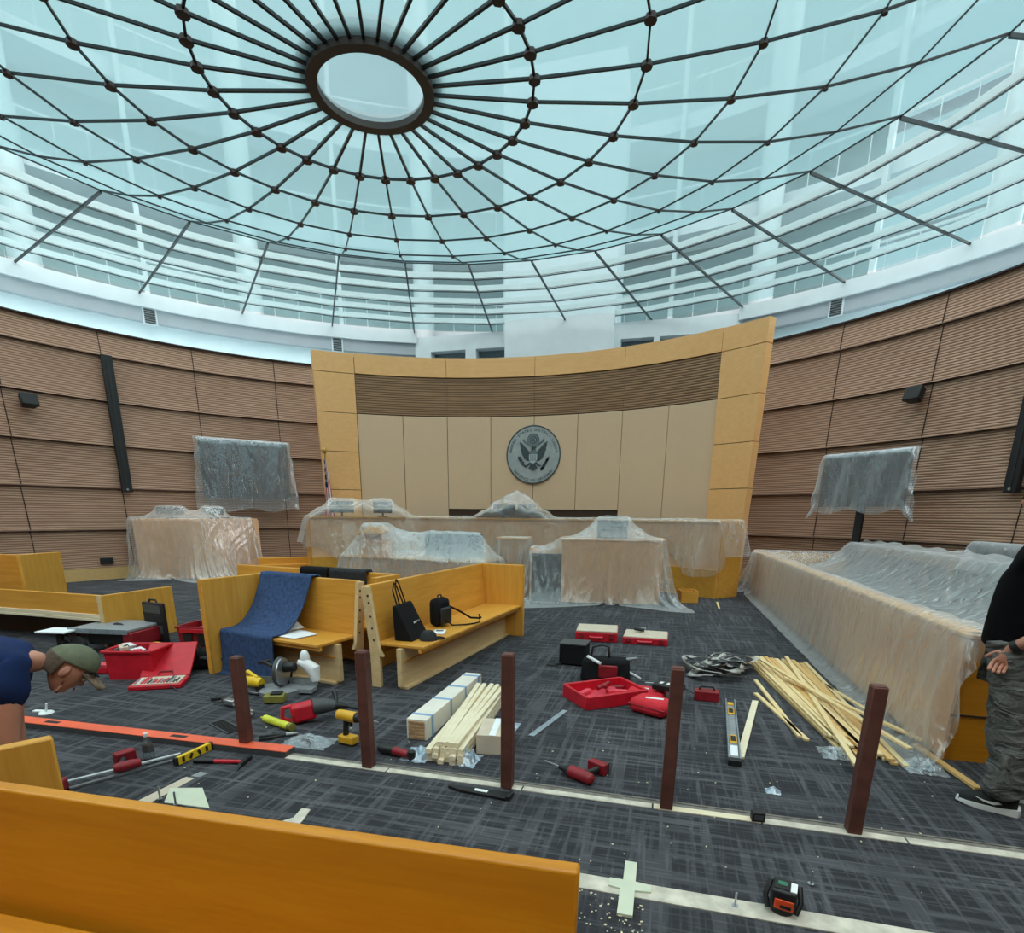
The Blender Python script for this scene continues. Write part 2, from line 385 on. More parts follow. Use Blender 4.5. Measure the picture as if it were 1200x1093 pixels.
# ------------------------------------------------------------------ sheet relaxation (plastic, blankets)
def drape(P, boxes, steps=140, iters=5, pins=None, floor=.006, mu=.55, margin=.012, bend=.12, damp=.96, g=.0016, rest=None, seed=1):
    """let a grid of points fall over boxes (cx,cy,cz,hx,hy,hz,rz) until it hangs as a sheet"""
    rng = np.random.default_rng(seed)
    P = np.array(P, float); Q = P.copy()
    P = P + rng.normal(0, .004, P.shape)
    if rest is None:
        d0 = np.linalg.norm(P[1:]-P[:-1], axis=-1).mean(); d1 = np.linalg.norm(P[:,1:]-P[:,:-1], axis=-1).mean()
    else: d0, d1 = rest
    dd = math.hypot(d0, d1); B = []
    for b in boxes:
        c, sn = math.cos(b[6]), math.sin(b[6]); B.append((np.array(b[:3]), np.array(b[3:6])+margin, np.array([[c,-sn,0],[sn,c,0],[0,0,1.0]])))
    def con(a, b, L, k, push=True):
        d = b-a; n = np.linalg.norm(d, axis=-1, keepdims=True)+1e-9
        e = (n-L)/n
        if not push: e = np.minimum(e, 0)
        e = d*e*(.5*k); a += e; b -= e
    for st in range(steps):
        V = (P-Q)*damp; sp = np.linalg.norm(V, axis=-1, keepdims=True); V *= np.minimum(1, .04/(sp+1e-9))
        Q = P.copy(); P = P+V; P[...,2] -= g
        for it in range(iters):
            for o in (0,1):
                a, b = P[o:-1:2], P[o+1::2]; n = min(len(a), len(b)); con(a[:n], b[:n], d0, 1)
                a, b = P[:,o:-1:2], P[:,o+1::2]; n = min(a.shape[1], b.shape[1]); con(a[:,:n], b[:,:n], d1, 1)
                con(P[o:-1:2,:-1][:(P.shape[0]-1-o+1)//2], P[o+1::2,1:][:(P.shape[0]-1-o+1)//2], dd, .25)
                con(P[o:-1:2,1:][:(P.shape[0]-1-o+1)//2], P[o+1::2,:-1][:(P.shape[0]-1-o+1)//2], dd, .25)
            if bend:
                con(P[:-2], P[2:], 2*d0, bend, False) if False else None
                for o in (0,1,2,3):
                    a, b = P[o:-2:4], P[o+2::4]; n = min(len(a), len(b)); con(a[:n], b[:n], 2*d0*.97, bend, True)
                    a, b = P[:,o:-2:4], P[:,o+2::4]; n = min(a.shape[1], b.shape[1]); con(a[:,:n], b[:,:n], 2*d1*.97, bend, True)
            for c, h, m in B:
                q = (P-c) @ m; ins = (np.abs(q) < h).all(-1)
                if ins.any():
                    qi = q[ins]; pen = h-np.abs(qi); pen[:,2] *= .5; ax = pen.argmin(-1); r = np.arange(len(qi))
                    sg = np.sign(qi[r,ax]); sg[ax == 2] = 1.0
                    qi[r,ax] = sg*h[ax]; np_ = qi @ m.T + c
                    Q[ins] = np_ - (np_-P[ins])*0 - (P[ins]-Q[ins])*(1-mu); P[ins] = np_
            lo = P[...,2] < floor
            if lo.any():
                Q[lo] = P[lo] - (P[lo]-Q[lo])*.3; P[lo,2] = floor; Q[lo,2] = floor
            if pins is not None:
                for (i,j), p in pins.items(): P[i,j] = p; Q[i,j] = p
    return P
def folds(P, amp, n, seed, shear=0.0, axis=1, mod=3.0):
    """sharp hanging creases pushed outward from a settled sheet"""
    rng = np.random.default_rng(seed); P = np.array(P); S = P.copy()
    for k in range(6):
        T = S.copy(); T[1:-1] = .5*S[1:-1]+.25*(S[:-2]+S[2:]); S = T.copy(); S[:,1:-1] = .5*T[:,1:-1]+.25*(T[:,:-2]+T[:,2:])
        if k == 0: P0 = S.copy()
    P[2:-2,2:-2] = .4*P[2:-2,2:-2]+.6*P0[2:-2,2:-2]
    g0 = np.gradient(S, axis=0); g1 = np.gradient(S, axis=1); N = np.cross(g0, g1); N /= np.linalg.norm(N, axis=-1, keepdims=True)+1e-9
    N *= np.sign((N[...,2]*(np.abs(N[...,2]) > .5)).sum()) or 1
    a, b = P.shape[:2]; u = np.linspace(0, 1, a)[:,None]; v = np.linspace(0, 1, b)[None,:]
    s, o = (v, u) if axis == 1 else (u, v)
    wob = sum(rng.normal(0, .35)*np.sin(s*rng.uniform(4, 30)+o*rng.uniform(-4, 4)+rng.uniform(0, 6)) for _ in range(6))
    ph = s*n + shear*o + wob
    rid = (1-np.abs(np.sin(ph*math.pi)))**2.2
    am = .45+.55*np.sin(s*n*.61+o*mod+rng.uniform(0, 6))
    flat = np.clip((P[...,2]-.02)/.1, 0, 1)
    return P + N*(amp*rid*am*flat+.006)[...,None]
def sheet(x0, x1, y0, y1, z, nx, ny, rz=0.0, c=(0,0), slack=1.0):
    xs = np.linspace(x0, x1, nx); ys = np.linspace(y0, y1, ny); X, Yv = np.meshgrid(xs, ys, indexing='ij')
    cs, sn = math.cos(rz), math.sin(rz)
    P = np.stack([c[0]+X*cs-Yv*sn, c[1]+X*sn+Yv*cs, np.full_like(X, z)], -1)
    return P, ((x1-x0)/(nx-1)*slack, (y1-y0)/(ny-1)*slack)
# ================================================================== camera, sky, light
scn = bpy.context.scene
cam_d = bpy.data.cameras.new('camera'); cam = bpy.data.objects.new('camera', cam_d); COL.objects.link(cam); scn.camera = cam
cam.location = (3.859, -7.574, 1.751)
_y, _p, _r = R(-14.8075), R(-14.6333), R(.55)
fwd0 = Vector((math.sin(_y), math.cos(_y), 0)); rt0 = Vector((math.cos(_y), -math.sin(_y), 0))
f_ = fwd0*math.cos(_p) + Vector((0,0,1))*math.sin(_p); u_ = Vector((0,0,1))*math.cos(_p) - fwd0*math.sin(_p)
rt = rt0*math.cos(_r) + u_*math.sin(_r); up = u_*math.cos(_r) - rt0*math.sin(_r)
cam.rotation_euler = Matrix((rt, up, -f_)).transposed().to_euler()
cam_d.sensor_fit = 'HORIZONTAL'; cam_d.sensor_width = 36; cam_d.lens = 19.5447
cam_d.shift_x = -.0011; cam_d.shift_y = .1888; cam_d.clip_end = 200; cam_d.clip_start = .02
scn.view_settings.view_transform = 'Standard'; scn.view_settings.look = 'None'; scn.view_settings.exposure = 0.12; scn.view_settings.gamma = 1.0
scn.cycles.max_bounces = 10; scn.cycles.transparent_max_bounces = 24; scn.cycles.diffuse_bounces = 5; scn.cycles.caustics_refractive = False; scn.cycles.caustics_reflective = False
scn.cycles.use_denoising = True

wd = bpy.data.worlds.new('overcast_sky'); scn.world = wd; wd.use_nodes = True; wt = wd.node_tree; wt.nodes.clear()
wo = wt.nodes.new('ShaderNodeOutputWorld'); bg = wt.nodes.new('ShaderNodeBackground'); wt.links.new(bg.outputs[0], wo.inputs[0])
tcw = wt.nodes.new('ShaderNodeTexCoord'); spw = wt.nodes.new('ShaderNodeSeparateXYZ'); wt.links.new(tcw.outputs['Generated'], spw.inputs[0])
rmp = wt.nodes.new('ShaderNodeValToRGB'); wt.links.new(spw.outputs['Z'], rmp.inputs['Fac'])
e = rmp.color_ramp.elements; e[0].position = .0; e[0].color = (.38,.62,.68,1); e[1].position = .75; e[1].color = (.50,.62,.64,1)
wt.links.new(rmp.outputs[0], bg.inputs['Color']); bg.inputs['Strength'].default_value = 1.0
sn_d = bpy.data.lights.new('daylight', 'SUN'); sn_d.energy = 10.2; sn_d.angle = R(150); sn_d.color = (1.0,.865,.81)
sn = bpy.data.objects.new('daylight', sn_d); COL.objects.link(sn); sn.location = (0,0,30); sn.rotation_euler = (R(-14), R(10), 0)

# ================================================================== the room
m = MB(); m.lathe([(0.0,0.0),(15.4,0.0),(15.4,-.15),(0.0,-.15)], 72)
struct('floor', m, 'carpet', label='dark grey carpet tile floor with broken cross-hatched lines', cat='floor', smooth=0)

TIERS = [.31, 1.262, 2.305, 3.36, 4.42, 5.48, 6.04]
def wood_wall(name, a0, a1, joints, label):
    w = MB()
    prof = []
    for z0, z1 in zip(TIERS[:-1], TIERS[1:]):
        prof += [(10.985, z0+.012), (11.0, z0+.05), (11.05, z1), (11.10, z1)]
    inner = prof; outer = [(11.3, TIERS[-1]), (11.3, TIERS[0])]
    w.arc(a0, a1, inner+outer, 1.6, 0)
    o = struct(name, w, 'ribbed', label=label, cat='wall')
    j = MB()
    for a in joints:
        for z0, z1 in zip(TIERS[:-1], TIERS[1:]):
            j.bar(pol(10.99, a, z0+.03), pol(11.045, a, z1-.01), .016, .012, up=pol(1, a))
    j.build('panel_joint', 'seam', o)
    s_ = MB()
    for z in TIERS[1:-1]: s_.arc(a0, a1, [(11.04, z-.006), (11.04, z+.018), (11.0, z+.018), (10.995, z-.006)], 1.6)
    s_.build('shadow_gap', 'seam', o)
    c = MB(); c.arc(a0, a1, [(10.98, 6.04), (11.3, 6.04), (11.3, 6.075), (10.98, 6.075)], 1.6); c.build('top_capping', 'seam', o)
    return o
JL_ = [-32.5-11*k for k in range(1, 13)]
wood_wall('wall_left', -172, -31, [-43.7-10.95*k for k in range(0, 12)], 'curved ribbed walnut wall with dark shadow gaps left of the bench')
wood_wall('wall_right', 31, 180, [42.6+11.05*k for k in range(0, 12)], 'curved ribbed walnut wall with dark shadow gaps right of the bench')
for nm, a0, a1 in (('baseboard_left', -172, -31), ('baseboard_right', 31, 180)):
    b = MB(); b.arc(a0, a1, [(10.99, 0), (10.99, .31), (11.2, .31), (11.2, 0)], 1.6); struct(nm, b, 'base_trim')

# judge's wall: eight beige panels, ribbed band above, maple frame and splayed maple pilasters
front = setting('wall_front', 'curved front wall of beige panels framed in pale maple', 'wall')
def arc_panel(name, a0, a1, z0, z1, r, mat, gap=.05, t=.06, sub=None):
    b = MB(); b.arc(a0+gap, a1-gap, [(r, z0+.008), (r, z1-.008), (r+t, z1-.008), (r+t, z0+.008)], 1.0)
    return b.build(name, mat, sub if sub is not None else front)
b = MB(); b.arc(-32.6, 32.6, [(9.19, .0), (9.19, 5.95), (9.3, 5.95), (9.3, .0)], 1.0); b.build('backing', 'seam', front)
D8 = 8.014
for k in range(-4, 4):
    inner = -2 <= k < 2
    arc_panel('beige_panel', k*D8, (k+1)*D8, 1.9 if inner else .3, 4.49, 9.126, 'beige')
for k in (-4, -2, 0, 2):
    arc_panel('ribbed_band', k*D8, (k+2)*D8, 4.50, 5.505, 9.126, 'ribbed_band', .02)
    arc_panel('top_panel', k*D8, (k+2)*D8, 5.515, 6.035, 9.10, 'maple_wall', .03, .14)
b = MB(); b.arc(-2*D8, 2*D8, [(9.17, .0), (9.17, 1.9), (9.185, 1.9), (9.185, .0)], 1.0); b.build('door_recess', 'recess_shade', front)  # dark sheet painting the shaded gap below the middle panels
SE = [0.0, .335, 1.37, 2.41, 3.45, 4.48, 5.505, 6.02]
for sgn in (-1, 1):
    for z0, z1 in zip(SE[:-1], SE[1:]):
        q = lambda z: 37.95 + (39.05-37.95)*(z/6.0)
        P = []
        for z in (z0+.006, z1-.006):
            for rr in (9.09, 9.32):
                for a in (32.12, q(z)): P.append(pol(rr, sgn*a, z))
        n = 6; V = []; F = []
        for z in (z0+.008, z1-.008):
            for i in range(n+1):
                a = 32.12+(q(z)-32.12)*i/n
                V += [pol(9.09, sgn*a, z), pol(9.34, sgn*a, z)]
        L = 2*(n+1)
        for i in range(n):
            a0, a1, b0, b1 = 2*i, 2*i+1, 2*i+2, 2*i+3
            F += [(a0, b0, L+b0, L+a0), (a1, L+a1, L+b1, b1), (L+a0, L+b0, L+b1, L+a1), (a0, a1, b1, b0)]
        F += [(0, L, L+1, 1), (L-2, L-1, 2*L-1, 2*L-2)]
        MB().add(V, F).build('pilaster_panel', 'maple_wall', front)
    b = MB(); b.arc(sgn*32.2, sgn*37.7, [(9.12, 0), (9.12, 5.98), (9.3, 5.98), (9.3, 0)], 1.0); b.build('pilaster_core', 'seam', front)

# ================================================================== glass lens ceiling
ceil = setting('ceiling', 'great round frosted glass lens ceiling on dark bronze ribs', 'ceiling')
RG = [(.70, 6.757), (1.99, 6.798), (3.307, 6.894), (4.63, 7.062), (5.94, 7.304), (7.226, 7.670), (8.52, 8.123)]
N = 32; ST = 360/N
b = MB()
for j in range(6):
    (r0, z0), (r1, z1) = RG[j], RG[j+1]
    for k in range(N):
        a, c = k*ST+.12, (k+1)*ST-.12
        b.add([pol(r0, a, z0+.012), pol(r0, c, z0+.012), pol(r1, c, z1+.012), pol(r1, a, z1+.012)], [(0,1,2,3)])
b.build('lens_glass', 'lens', ceil, smooth=0)
b = MB(); b.lathe([(0.0, 6.775), (.66, 6.775)], 48); b.build('centre_glass', 'oculus', ceil, smooth=0)
b = MB(); b.lathe([(.632, 6.70), (.632, 6.80), (.76, 6.80), (.76, 6.70), (.632, 6.70)], 56); b.build('centre_ring', 'ring', ceil)
b = MB(); b.lathe([(.76, 6.79), (.86, 6.86), (.80, 6.95), (.70, 6.86)], 48); b.build('ring_flange', 'ring', ceil)
W = [.034, .026, .022, .018, .014, .011]
b = MB()
for j in range(6):
    (r0, z0), (r1, z1) = RG[j], RG[j+1]
    for k in range(N): b.bar(pol(r0, k*ST, z0), pol(r1, k*ST, z1), W[j], .034)
b.build('radial_rib', 'rib', ceil, smooth=0)
for j in range(1, 7):
    r, z = RG[j]; b = MB(); w = [0, .030, .024, .018, .012, .008, .014][j]
    for k in range(N): b.bar(pol(r, k*ST, z), pol(r, (k+1)*ST, z), w, .03)
    b.build('ring_rib', 'rib', ceil, smooth=0)
b = MB()
for j, rr in ((1, .075), (2, .07), (3, .055), (4, .035)):
    r, z = RG[j]
    for k in range(N): b.cyl(pol(r, k*ST, z-.04), pol(r, k*ST, z+.02), rr, rr*.9, 8)
b.build('clamp_plate', 'node', ceil)

# flat clear glass ring between the lens and the outer drum
win = setting('window_1', 'flat ring of clear glass round the lens ceiling', 'window')
GR = [8.55, 9.66, 10.65, 11.79, 12.80, 13.90, 14.95]
def gz(r): return 8.13 + (r-8.55)*.03
b = MB()
for r0, r1 in zip(GR[:-1], GR[1:]):
    for k in range(N):
        a, c = k*ST, (k+1)*ST
        b.add([pol(r0, a, gz(r0)+.06), pol(r0, c, gz(r0)+.06), pol(r1, c, gz(r1)+.06), pol(r1, a, gz(r1)+.06)], [(0,1,2,3)])
b.build('ring_pane', 'clear', win, smooth=0)
for r in GR[1:-1]:
    b = MB()
    for k in range(N):
        p, q = pol(r, k*ST, gz(r)), pol(r, (k+1)*ST, gz(r)); b.bar(p, q, .026, .02, 1)
        p, q = pol(r+.02, k*ST, gz(r)+.11), pol(r+.02, (k+1)*ST, gz(r)+.11); b.bar(p, q, .05, .14, 0)
    b.build('ring_purlin', ['white_steel', 'rib'], win, smooth=0)
for k in range(N):
    b = MB(); b.bar(pol(8.52, k*ST, gz(8.52)-.03), pol(14.98, k*ST, gz(14.98)-.03), .04, .05); b.build('radial_beam', 'rib', win, smooth=0)

# outer drum: lip, grey band with grilles, pale cove wall
def drum(a0, a1, side):
    b = MB(); b.arc(a0, a1, [(14.95, 7.93), (14.95, 8.33), (15.4, 8.45), (15.4, 7.93)], 2.0); struct('trim_'+side+'_lip', b, 'white')
    b = MB(); b.arc(a0, a1, [(15.05, 7.55), (15.05, 7.93), (15.4, 7.93), (15.4, 7.55)], 2.0); struct('trim_'+side+'_band', b, 'grey_band')
    b = MB(); b.arc(a0, a1, [(15.3, 0), (15.3, 7.55), (15.5, 7.55), (15.5, 0)], 2.0); struct('wall_outer_'+side, b, 'cove')
for sd_, a0_, a1_ in (('left', -180, -31), ('right', 31, 180)):
    b = MB(); b.arc(a0_, a1_, [(11.3, 5.80), (15.3, 5.80), (15.3, 5.7), (11.3, 5.7)], 2.0); struct('trim_%s_ledge' % sd_, b, 'cove')  # added white ring, out of view, bounces daylight up onto the cove wall
drum(22.2, 180, 'right'); drum(-22.2, -180, 'left')
for a, lab in ((-55.45, 'small grey louvred grille in the white band above the left wall'), (-33.2, 'small grey louvred grille nearest the bench on the left band'), (33.1, 'small grey louvred grille in the white band above the right wall')):
    t = thing('air_grille', lab, 'vent', pol(15.04, a, 7.70), -R(a), 'air grilles on the white band')
    b = MB(); b.box((0,0,0), (.40,.03,.46)); b.build('frame', 'white', t)
    b = MB()
    for i in range(7): b.box((0,-.025,-.18+i*.06), (.30,.02,.04), rot=Matrix.Rotation(R(25),3,'X'))
    b.build('louvre', 'grey_dark', t)
# white flat wall behind the bench, with a tall white shaft and dark slots
b = MB()
b.span(-5.75, 5.85, 13.9, 14.3, 5.0, 7.28); b.span(-5.75, 5.85, 13.9, 14.3, 7.62, 8.13)
for x0, x1 in ((-5.75,-5.12), (-3.75,-3.35), (-2.2,1.9), (3.0,3.2), (4.6,5.85)): b.span(x0, x1, 13.9, 14.3, 7.28, 7.62)
struct('wall_back', b, 'white', label='flat white wall behind the bench with dark slots', cat='wall', smooth=0)
b = MB(); b.span(-5.6, 5.6, 14.32, 14.4, 7.2, 7.7); struct('trim_1', b, 'facade_dark', smooth=0)
b = MB(); b.span(-2.15, 1.68, 13.55, 16, 5.0, 15.5); struct('wall_shaft', b, 'white', label='tall blank white shaft behind the bench, rising past the glass', cat='wall', smooth=0)

# atrium seen through the glass
b = MB()
for a0, a1 in ((-100, -23), ): b.arc(a0, a1, [(20.3, 6), (20.3, 20), (20.4, 20), (20.4, 6)], 3)
struct('wall_atrium_left', b, 'facade_teal')
b = MB(); b.arc(-23, 30, [(20.3, 6), (20.3, 24), (20.4, 24), (20.4, 6)], 3); struct('wall_atrium_back', b, 'facade_teal')
for k, zz in enumerate((8.9, 12.3, 15.7)):
    b = MB(); b.arc(-110, 110, [(18.6, zz), (18.6, zz+.5), (20.2, zz+.5), (20.2, zz)], 3); struct('trim_%d' % (10+k), b, 'white', label='white floor edge of an atrium gallery beyond the glass', cat='ledge')
for k, zz in enumerate((9.4, 12.8, 16.2)):
    b = MB(); b.arc(-110, 110, [(18.7, zz+1.05), (18.7, zz+1.12), (18.78, zz+1.12), (18.78, zz+1.05)], 3)
    for a in np.arange(-110, 110, 2.8): b.bar(pol(18.7, a, zz), pol(18.7, a, zz+1.05), .03, .03)
    struct('trim_%d' % (20+k), b, 'white_steel', label='thin white balustrade on an atrium gallery', cat='railing')
for k in range(-5, 6):
    a = k*21.4
    if abs(a) < 15: continue
    b = MB(); b.cyl(pol(18.0, a, 6), pol(18.0, a, 22), .42, n=20)
    tag(b.build('atrium_column', 'white_steel'), 'broad white column of the atrium beyond the glass ring', 'column', 'atrium columns', 'structure')
for k in range(-5, 5):
    a = (k+.5)*21.4
    b = MB(); b.bar(pol(18.4, a, 6), pol(18.4, a, 22), .16, .2, up=pol(1, a))
    tag(b.build('atrium_mullion', 'white_steel'), 'slim white mullion of the atrium glazing', 'mullion', 'atrium mullions', 'structure')
for zz in (11.0, 14.3, 17.5):
    b = MB(); b.arc(30, 110, [(20.3, zz), (20.3, zz+.25), (20.45, zz+.25), (20.45, zz)], 3); struct('trim_%d' % int(zz*10), b, 'grey_band')
# ================================================================== pews
def pew(label, L, loc, rz, end=None, base=True, h=1.05, seat=.47, mat='maple', open_end=None, group='maple pews', depth=.56, enddepth=.80, ends=None):
    """backrest along local x, sitter faces local -y"""
    t = thing('pew', label, 'pew', (loc[0], loc[1], 0), rz, group)
    lean = .07
    b = MB(); b.hexa([(x, y, z) for z, dy in ((.33, 0.0), (h, lean)) for y in (dy, dy+.045) for x in (0, L)])
    b.build('backrest', mat, t, bevel=.008)
    b = MB(); b.span(0, L, -depth, .0, seat-.035, seat); o = b.build('seat', mat, t, bevel=.008)
    b = MB(); b.span(0, L, -depth+.03, -depth+.06, seat-.075, seat-.036); b.build('seat_rail', mat, t, bevel=.003)
    if base:
        y0 = -depth+.24
        b = MB(); b.span(0.0, L, y0, y0+.03, .03, seat-.04); b.build('base_panel', 'raw_wood', t)
        b = MB(); b.span(-.01, L, y0-.05, y0+.05, 0, .03); b.build('plinth', 'raw_wood', t, bevel=.004)
        b = MB(); b.span(0, L, y0-.012, y0, seat-.19, seat-.175); b.build('base_bead', 'maple', t)
    for e in (ends or ([end] if end is not None else [])):
        x0, x1 = (-.06, -.002) if e == 'L' else (L+.002, L+.06)
        b = MB(); b.span(x0, x1, -enddepth+.045+lean, lean+.045, 0, h); b.build('end_panel', 'maple_y' if mat == 'maple' else mat, t, bevel=.008)
        xa, xb = (-.065, .004) if e == 'L' else (L-.004, L+.065)
        b = MB(); b.span(xa, xb, -enddepth+.028+lean, -enddepth+.046+lean, 0, h); b.build('end_edging', mat, t, bevel=.006)
    if open_end:
        x0, x1 = (-.045, -.002) if open_end == 'L' else (L+.002, L+.045)
        b = MB(); P = [(-.10, .33), (-.06, .40), (lean-.045, h-.01), (lean+.05, h-.01), (.05, .33)]
        b.prism(P, x0, x1, 'X'); cap = b.build('end_cap', 'raw_wood', t, bevel=.004)
        for zz in (.95, .88, .74, .62, .50): b = MB(); b.cyl((x0-.004 if open_end == 'L' else x1+.004, -.02+lean*(zz-.33)/.7, zz), (x0 if open_end == 'L' else x1, -.02+lean*(zz-.33)/.7, zz), .011, n=8); b.build('dowel_hole', 'black', cap)
        b = MB(); b.span(x0, x1, -.06, .05, 0, .33); b.build('leg', 'raw_wood', t, bevel=.004)
        b = MB(); b.span(x0 if open_end == 'L' else L-.03, x1 if open_end == 'R' else .03, -depth+.235, -depth+.29, .03, seat-.04); b.build('base_end', 'raw_wood', t, bevel=.004)
    return t
pew('short honey maple pew with a blue quilted blanket over its backrest', 1.47, (-.74,-1.98), R(-12), end='L', open_end='R', depth=.57, enddepth=.82)
pew('long honey maple pew holding a black tote bag and backpack', 2.88, (1.07,-2.54), R(84.5), end='R', open_end='L', depth=.55, enddepth=.68)
pew('honey maple pew with a black coat over its back, behind the blanket pew', 2.62, (-1.84,-1.12), R(-9), end='R', open_end=None, depth=.40, enddepth=.46)
# pew far left whose end panel stands behind the low pew
pew('far left honey maple pew showing its back and tall square end', 2.6, (-6.30,-.70), R(188), end='L', base=True, depth=.50, enddepth=.72)
# low pew sitting without its legs
t = thing('pew', 'low honey maple pew seen from behind, with pale bare edging, behind the table saw', 'pew', (-3.17,-1.97,0), R(178.5), 'maple pews')
b = MB(); b.span(.04, 3.6, -.045, 0, .40, .68); b.build('backrest', 'maple', t, bevel=.006)
b = MB(); b.span(.04, 3.6, .0, .025, .375, .425); b.span(.04, 3.6, -.02, .035, .335, .37); b.build('bare_edging', 'trim_wood', t, bevel=.004)
b = MB(); b.span(.04, 3.6, -.55, -.05, .36, .40); b.build('seat', 'maple', t, bevel=.006)
b = MB(); b.span(0, .055, -1.06, .03, .0, .68); b.build('end_panel', 'maple_y', t, bevel=.006)
b = MB(); b.span(-.004, .06, .03, .045, .0, .685); b.build('end_edging', 'raw_wood', t, bevel=.003)
b = MB(); b.span(.3, 3.5, -.42, -.36, .0, .36); b.build('base_panel', 'recess_shade', t)  # dark board standing in for the shadow beneath the seat
# nearest pew, seen from its seat side
pew('large foreground honey maple pew crossing the lower left of the photo', 2.915, (.815,-6.64), R(2.2), mat='maple_shaded', depth=.52, h=.955, seat=.585, base=True)
# pew end standing just beyond it
t = thing('pew', 'maple pew end panel standing just beyond the foreground pew, beside the bending worker', 'pew', (1.496,-6.005,0), R(-30), 'maple pews')
b = MB(); b.span(-.05, 0, -.46, 0, 0, .85); b.build('end_panel', 'maple_y', t, bevel=.01)
b = MB(); b.span(-.50, -.055, -.45, -.405, .33, .85); b.build('backrest', 'maple', t, bevel=.008)
b = MB(); b.span(-.50, -.055, -.40, -.05, .42, .455); b.build('seat', 'maple', t, bevel=.006)

# ================================================================== judge's bench and court furniture under plastic
t = thing('judge_bench', 'long curved maple judge bench under clear plastic below the round seal', 'bench', (0,0,0))
BR = 7.32
b = MB(); b.arc(-43.2, 43.2, [(BR, 0), (BR, 1.62), (BR+.12, 1.62), (BR+.12, 0)], 2); b.build('front_panel', 'tan', t)
b = MB(); b.arc(-43.3, 43.3, [(BR-.04, 1.62), (BR-.04, 1.66), (BR+.75, 1.66), (BR+.75, 1.62)], 2); b.build('worktop', 'maple', t)
b = MB(); b.arc(-43.25, 43.25, [(BR-.03, 0), (BR-.03, .62), (BR, .62), (BR, 0)], 2); b.build('base_board', 'maple', t)
for sg in (-1, 1):
    b = MB(); b.bar(pol(BR+.02, sg*43.1, .81), pol(BR+.74, sg*43.1, .81), .06, 1.61); b.build('end_panel', 'maple', t)
b = MB(); b.arc(-31, 31, [(BR+.9, 0), (BR+.9, .5), (9.05, .5), (9.05, 0)], 2); struct('floor_dais', b, 'carpet')
# monitors standing on it
def monitor(label, p, rz, w=.55, h=.36, base=1.66):
    t = thing('monitor', label, 'monitor', (p.x, p.y, base), rz, 'monitors under the plastic')
    b = MB(); b.box((0,0,.10+h/2), (w,.04,h)); b.build('screen', 'screen', t, bevel=.006)
    b = MB(); b.cyl((0,.03,.0), (0,.03,.2), .025); b.build('stand', 'black', t)
    b = MB(); b.box((0,.02,.01), (.26,.18,.02)); b.build('foot', 'black', t, bevel=.004)
mons = []
for a, w, lab in ((-36.5,.62,'monitor under plastic at the left end of the judge bench'), (-28.5,.5,'second monitor from the left end of the judge bench'), (-3.5,.6,'monitor under plastic at the middle of the judge bench, left of the seal'), (1.2,.5,'monitor under plastic on the judge bench, straight below the seal')):
    p = pol(BR+.38, a); monitor(lab, p, -R(a), w, .26 if a > -10 else .30); mons.append((p.x, p.y, 1.66+.2, w/2, .05, .20 if a > -10 else .23, -R(a)))

def clothe(name, P, label, cat='plastic sheet', mat='poly', group=None, smooth=True, sub=True):
    b = MB(); b.grid(P); o = b.build(name, mat, smooth=180)
    if sub:
        md = o.modifiers.new('soft', 'SUBSURF'); md.levels = 1; md.render_levels = 1
    return tag(o, label, cat, group)
PG = 'clear plastic dust sheets'
# --- sheet over the judge bench: laid along the arc, hanging down the front
na, nr = 190, 40
ang = np.linspace(-45.0, 45.2, na); rr = np.linspace(BR-1.15, BR+.80, nr)
P = np.zeros((na, nr, 3))
rng = np.random.default_rng(3)
wav = np.zeros(na)
for k in range(9): wav += rng.normal(0,1)*np.sin(np.radians(ang)*rng.uniform(10,70)+rng.uniform(0,6))
for i, a in enumerate(ang):
    hem = 1.02 + .10*math.sin(a*.33) + .03*wav[i]
    if a > 30: hem += .25*(a-30)/15*(.5+.5*math.sin(a*.9)) - .05
    for j in range(nr):
        s_ = j/(nr-1); L = hem+.78; d = s_*L
        if d < hem:      # hanging part, measured from hem upward
            u = 1-d/hem
            out = .014 + u*(.05 + .018*wav[i]) + (.25+.75*u)*.05*abs(math.sin(a*.62+u*1.9+.5*wav[i]))**1.5 + u*.022*math.sin(a*2.3-u*3.5)
            r_, z_ = BR-.055-max(out,.01), 1.688-(hem-d)
        else: r_, z_ = BR-.05+(d-hem), 1.69
        P[i,j] = (r_*math.sin(R(a)), r_*math.cos(R(a)), z_)
# wrap the far ends round the bench ends
for i, a in enumerate(ang):
    ex = abs(a)-43.4
    if ex > 0: P[i,:,2] = np.minimum(P[i,:,2], 1.67-ex*.42) ; 
# raise over the monitors
for mx, my, mz, hw, hd, hh, mr in mons:
    dx = P[...,0]-mx; dy = P[...,1]-my; u = dx*math.cos(mr)+dy*math.sin(mr); v = -dx*math.sin(mr)+dy*math.cos(mr)
    du = np.maximum(np.abs(u)-hw, 0); dv = np.maximum(np.abs(v)-hd, 0); d = np.hypot(du, dv*.8)
    lift = np.maximum(mz+hh+.05-1.678-d*.85-.10*np.sin(np.clip(d/.3,0,1)*math.pi), 0); P[...,2] = np.where(P[...,2] > 1.6, P[...,2]+lift, P[...,2])
P = folds(P, .030, 62, 5, 5.0, 0)
clothe('plastic_sheet', P, 'clear plastic sheet hung along the whole curved judge bench', group=PG)

def furn(name, label, cat, boxes, group=None, mats=None):
    t = thing(name, label, cat, (0,0,0), 0, group); out = []
    for nm, c, s, rz, mt in boxes:
        b = MB(); b.box(c, s, rz); b.build(nm, mt, t, bevel=.006); out.append((c[0],c[1],c[2],s[0]/2,s[1]/2,s[2]/2,rz))
    return out
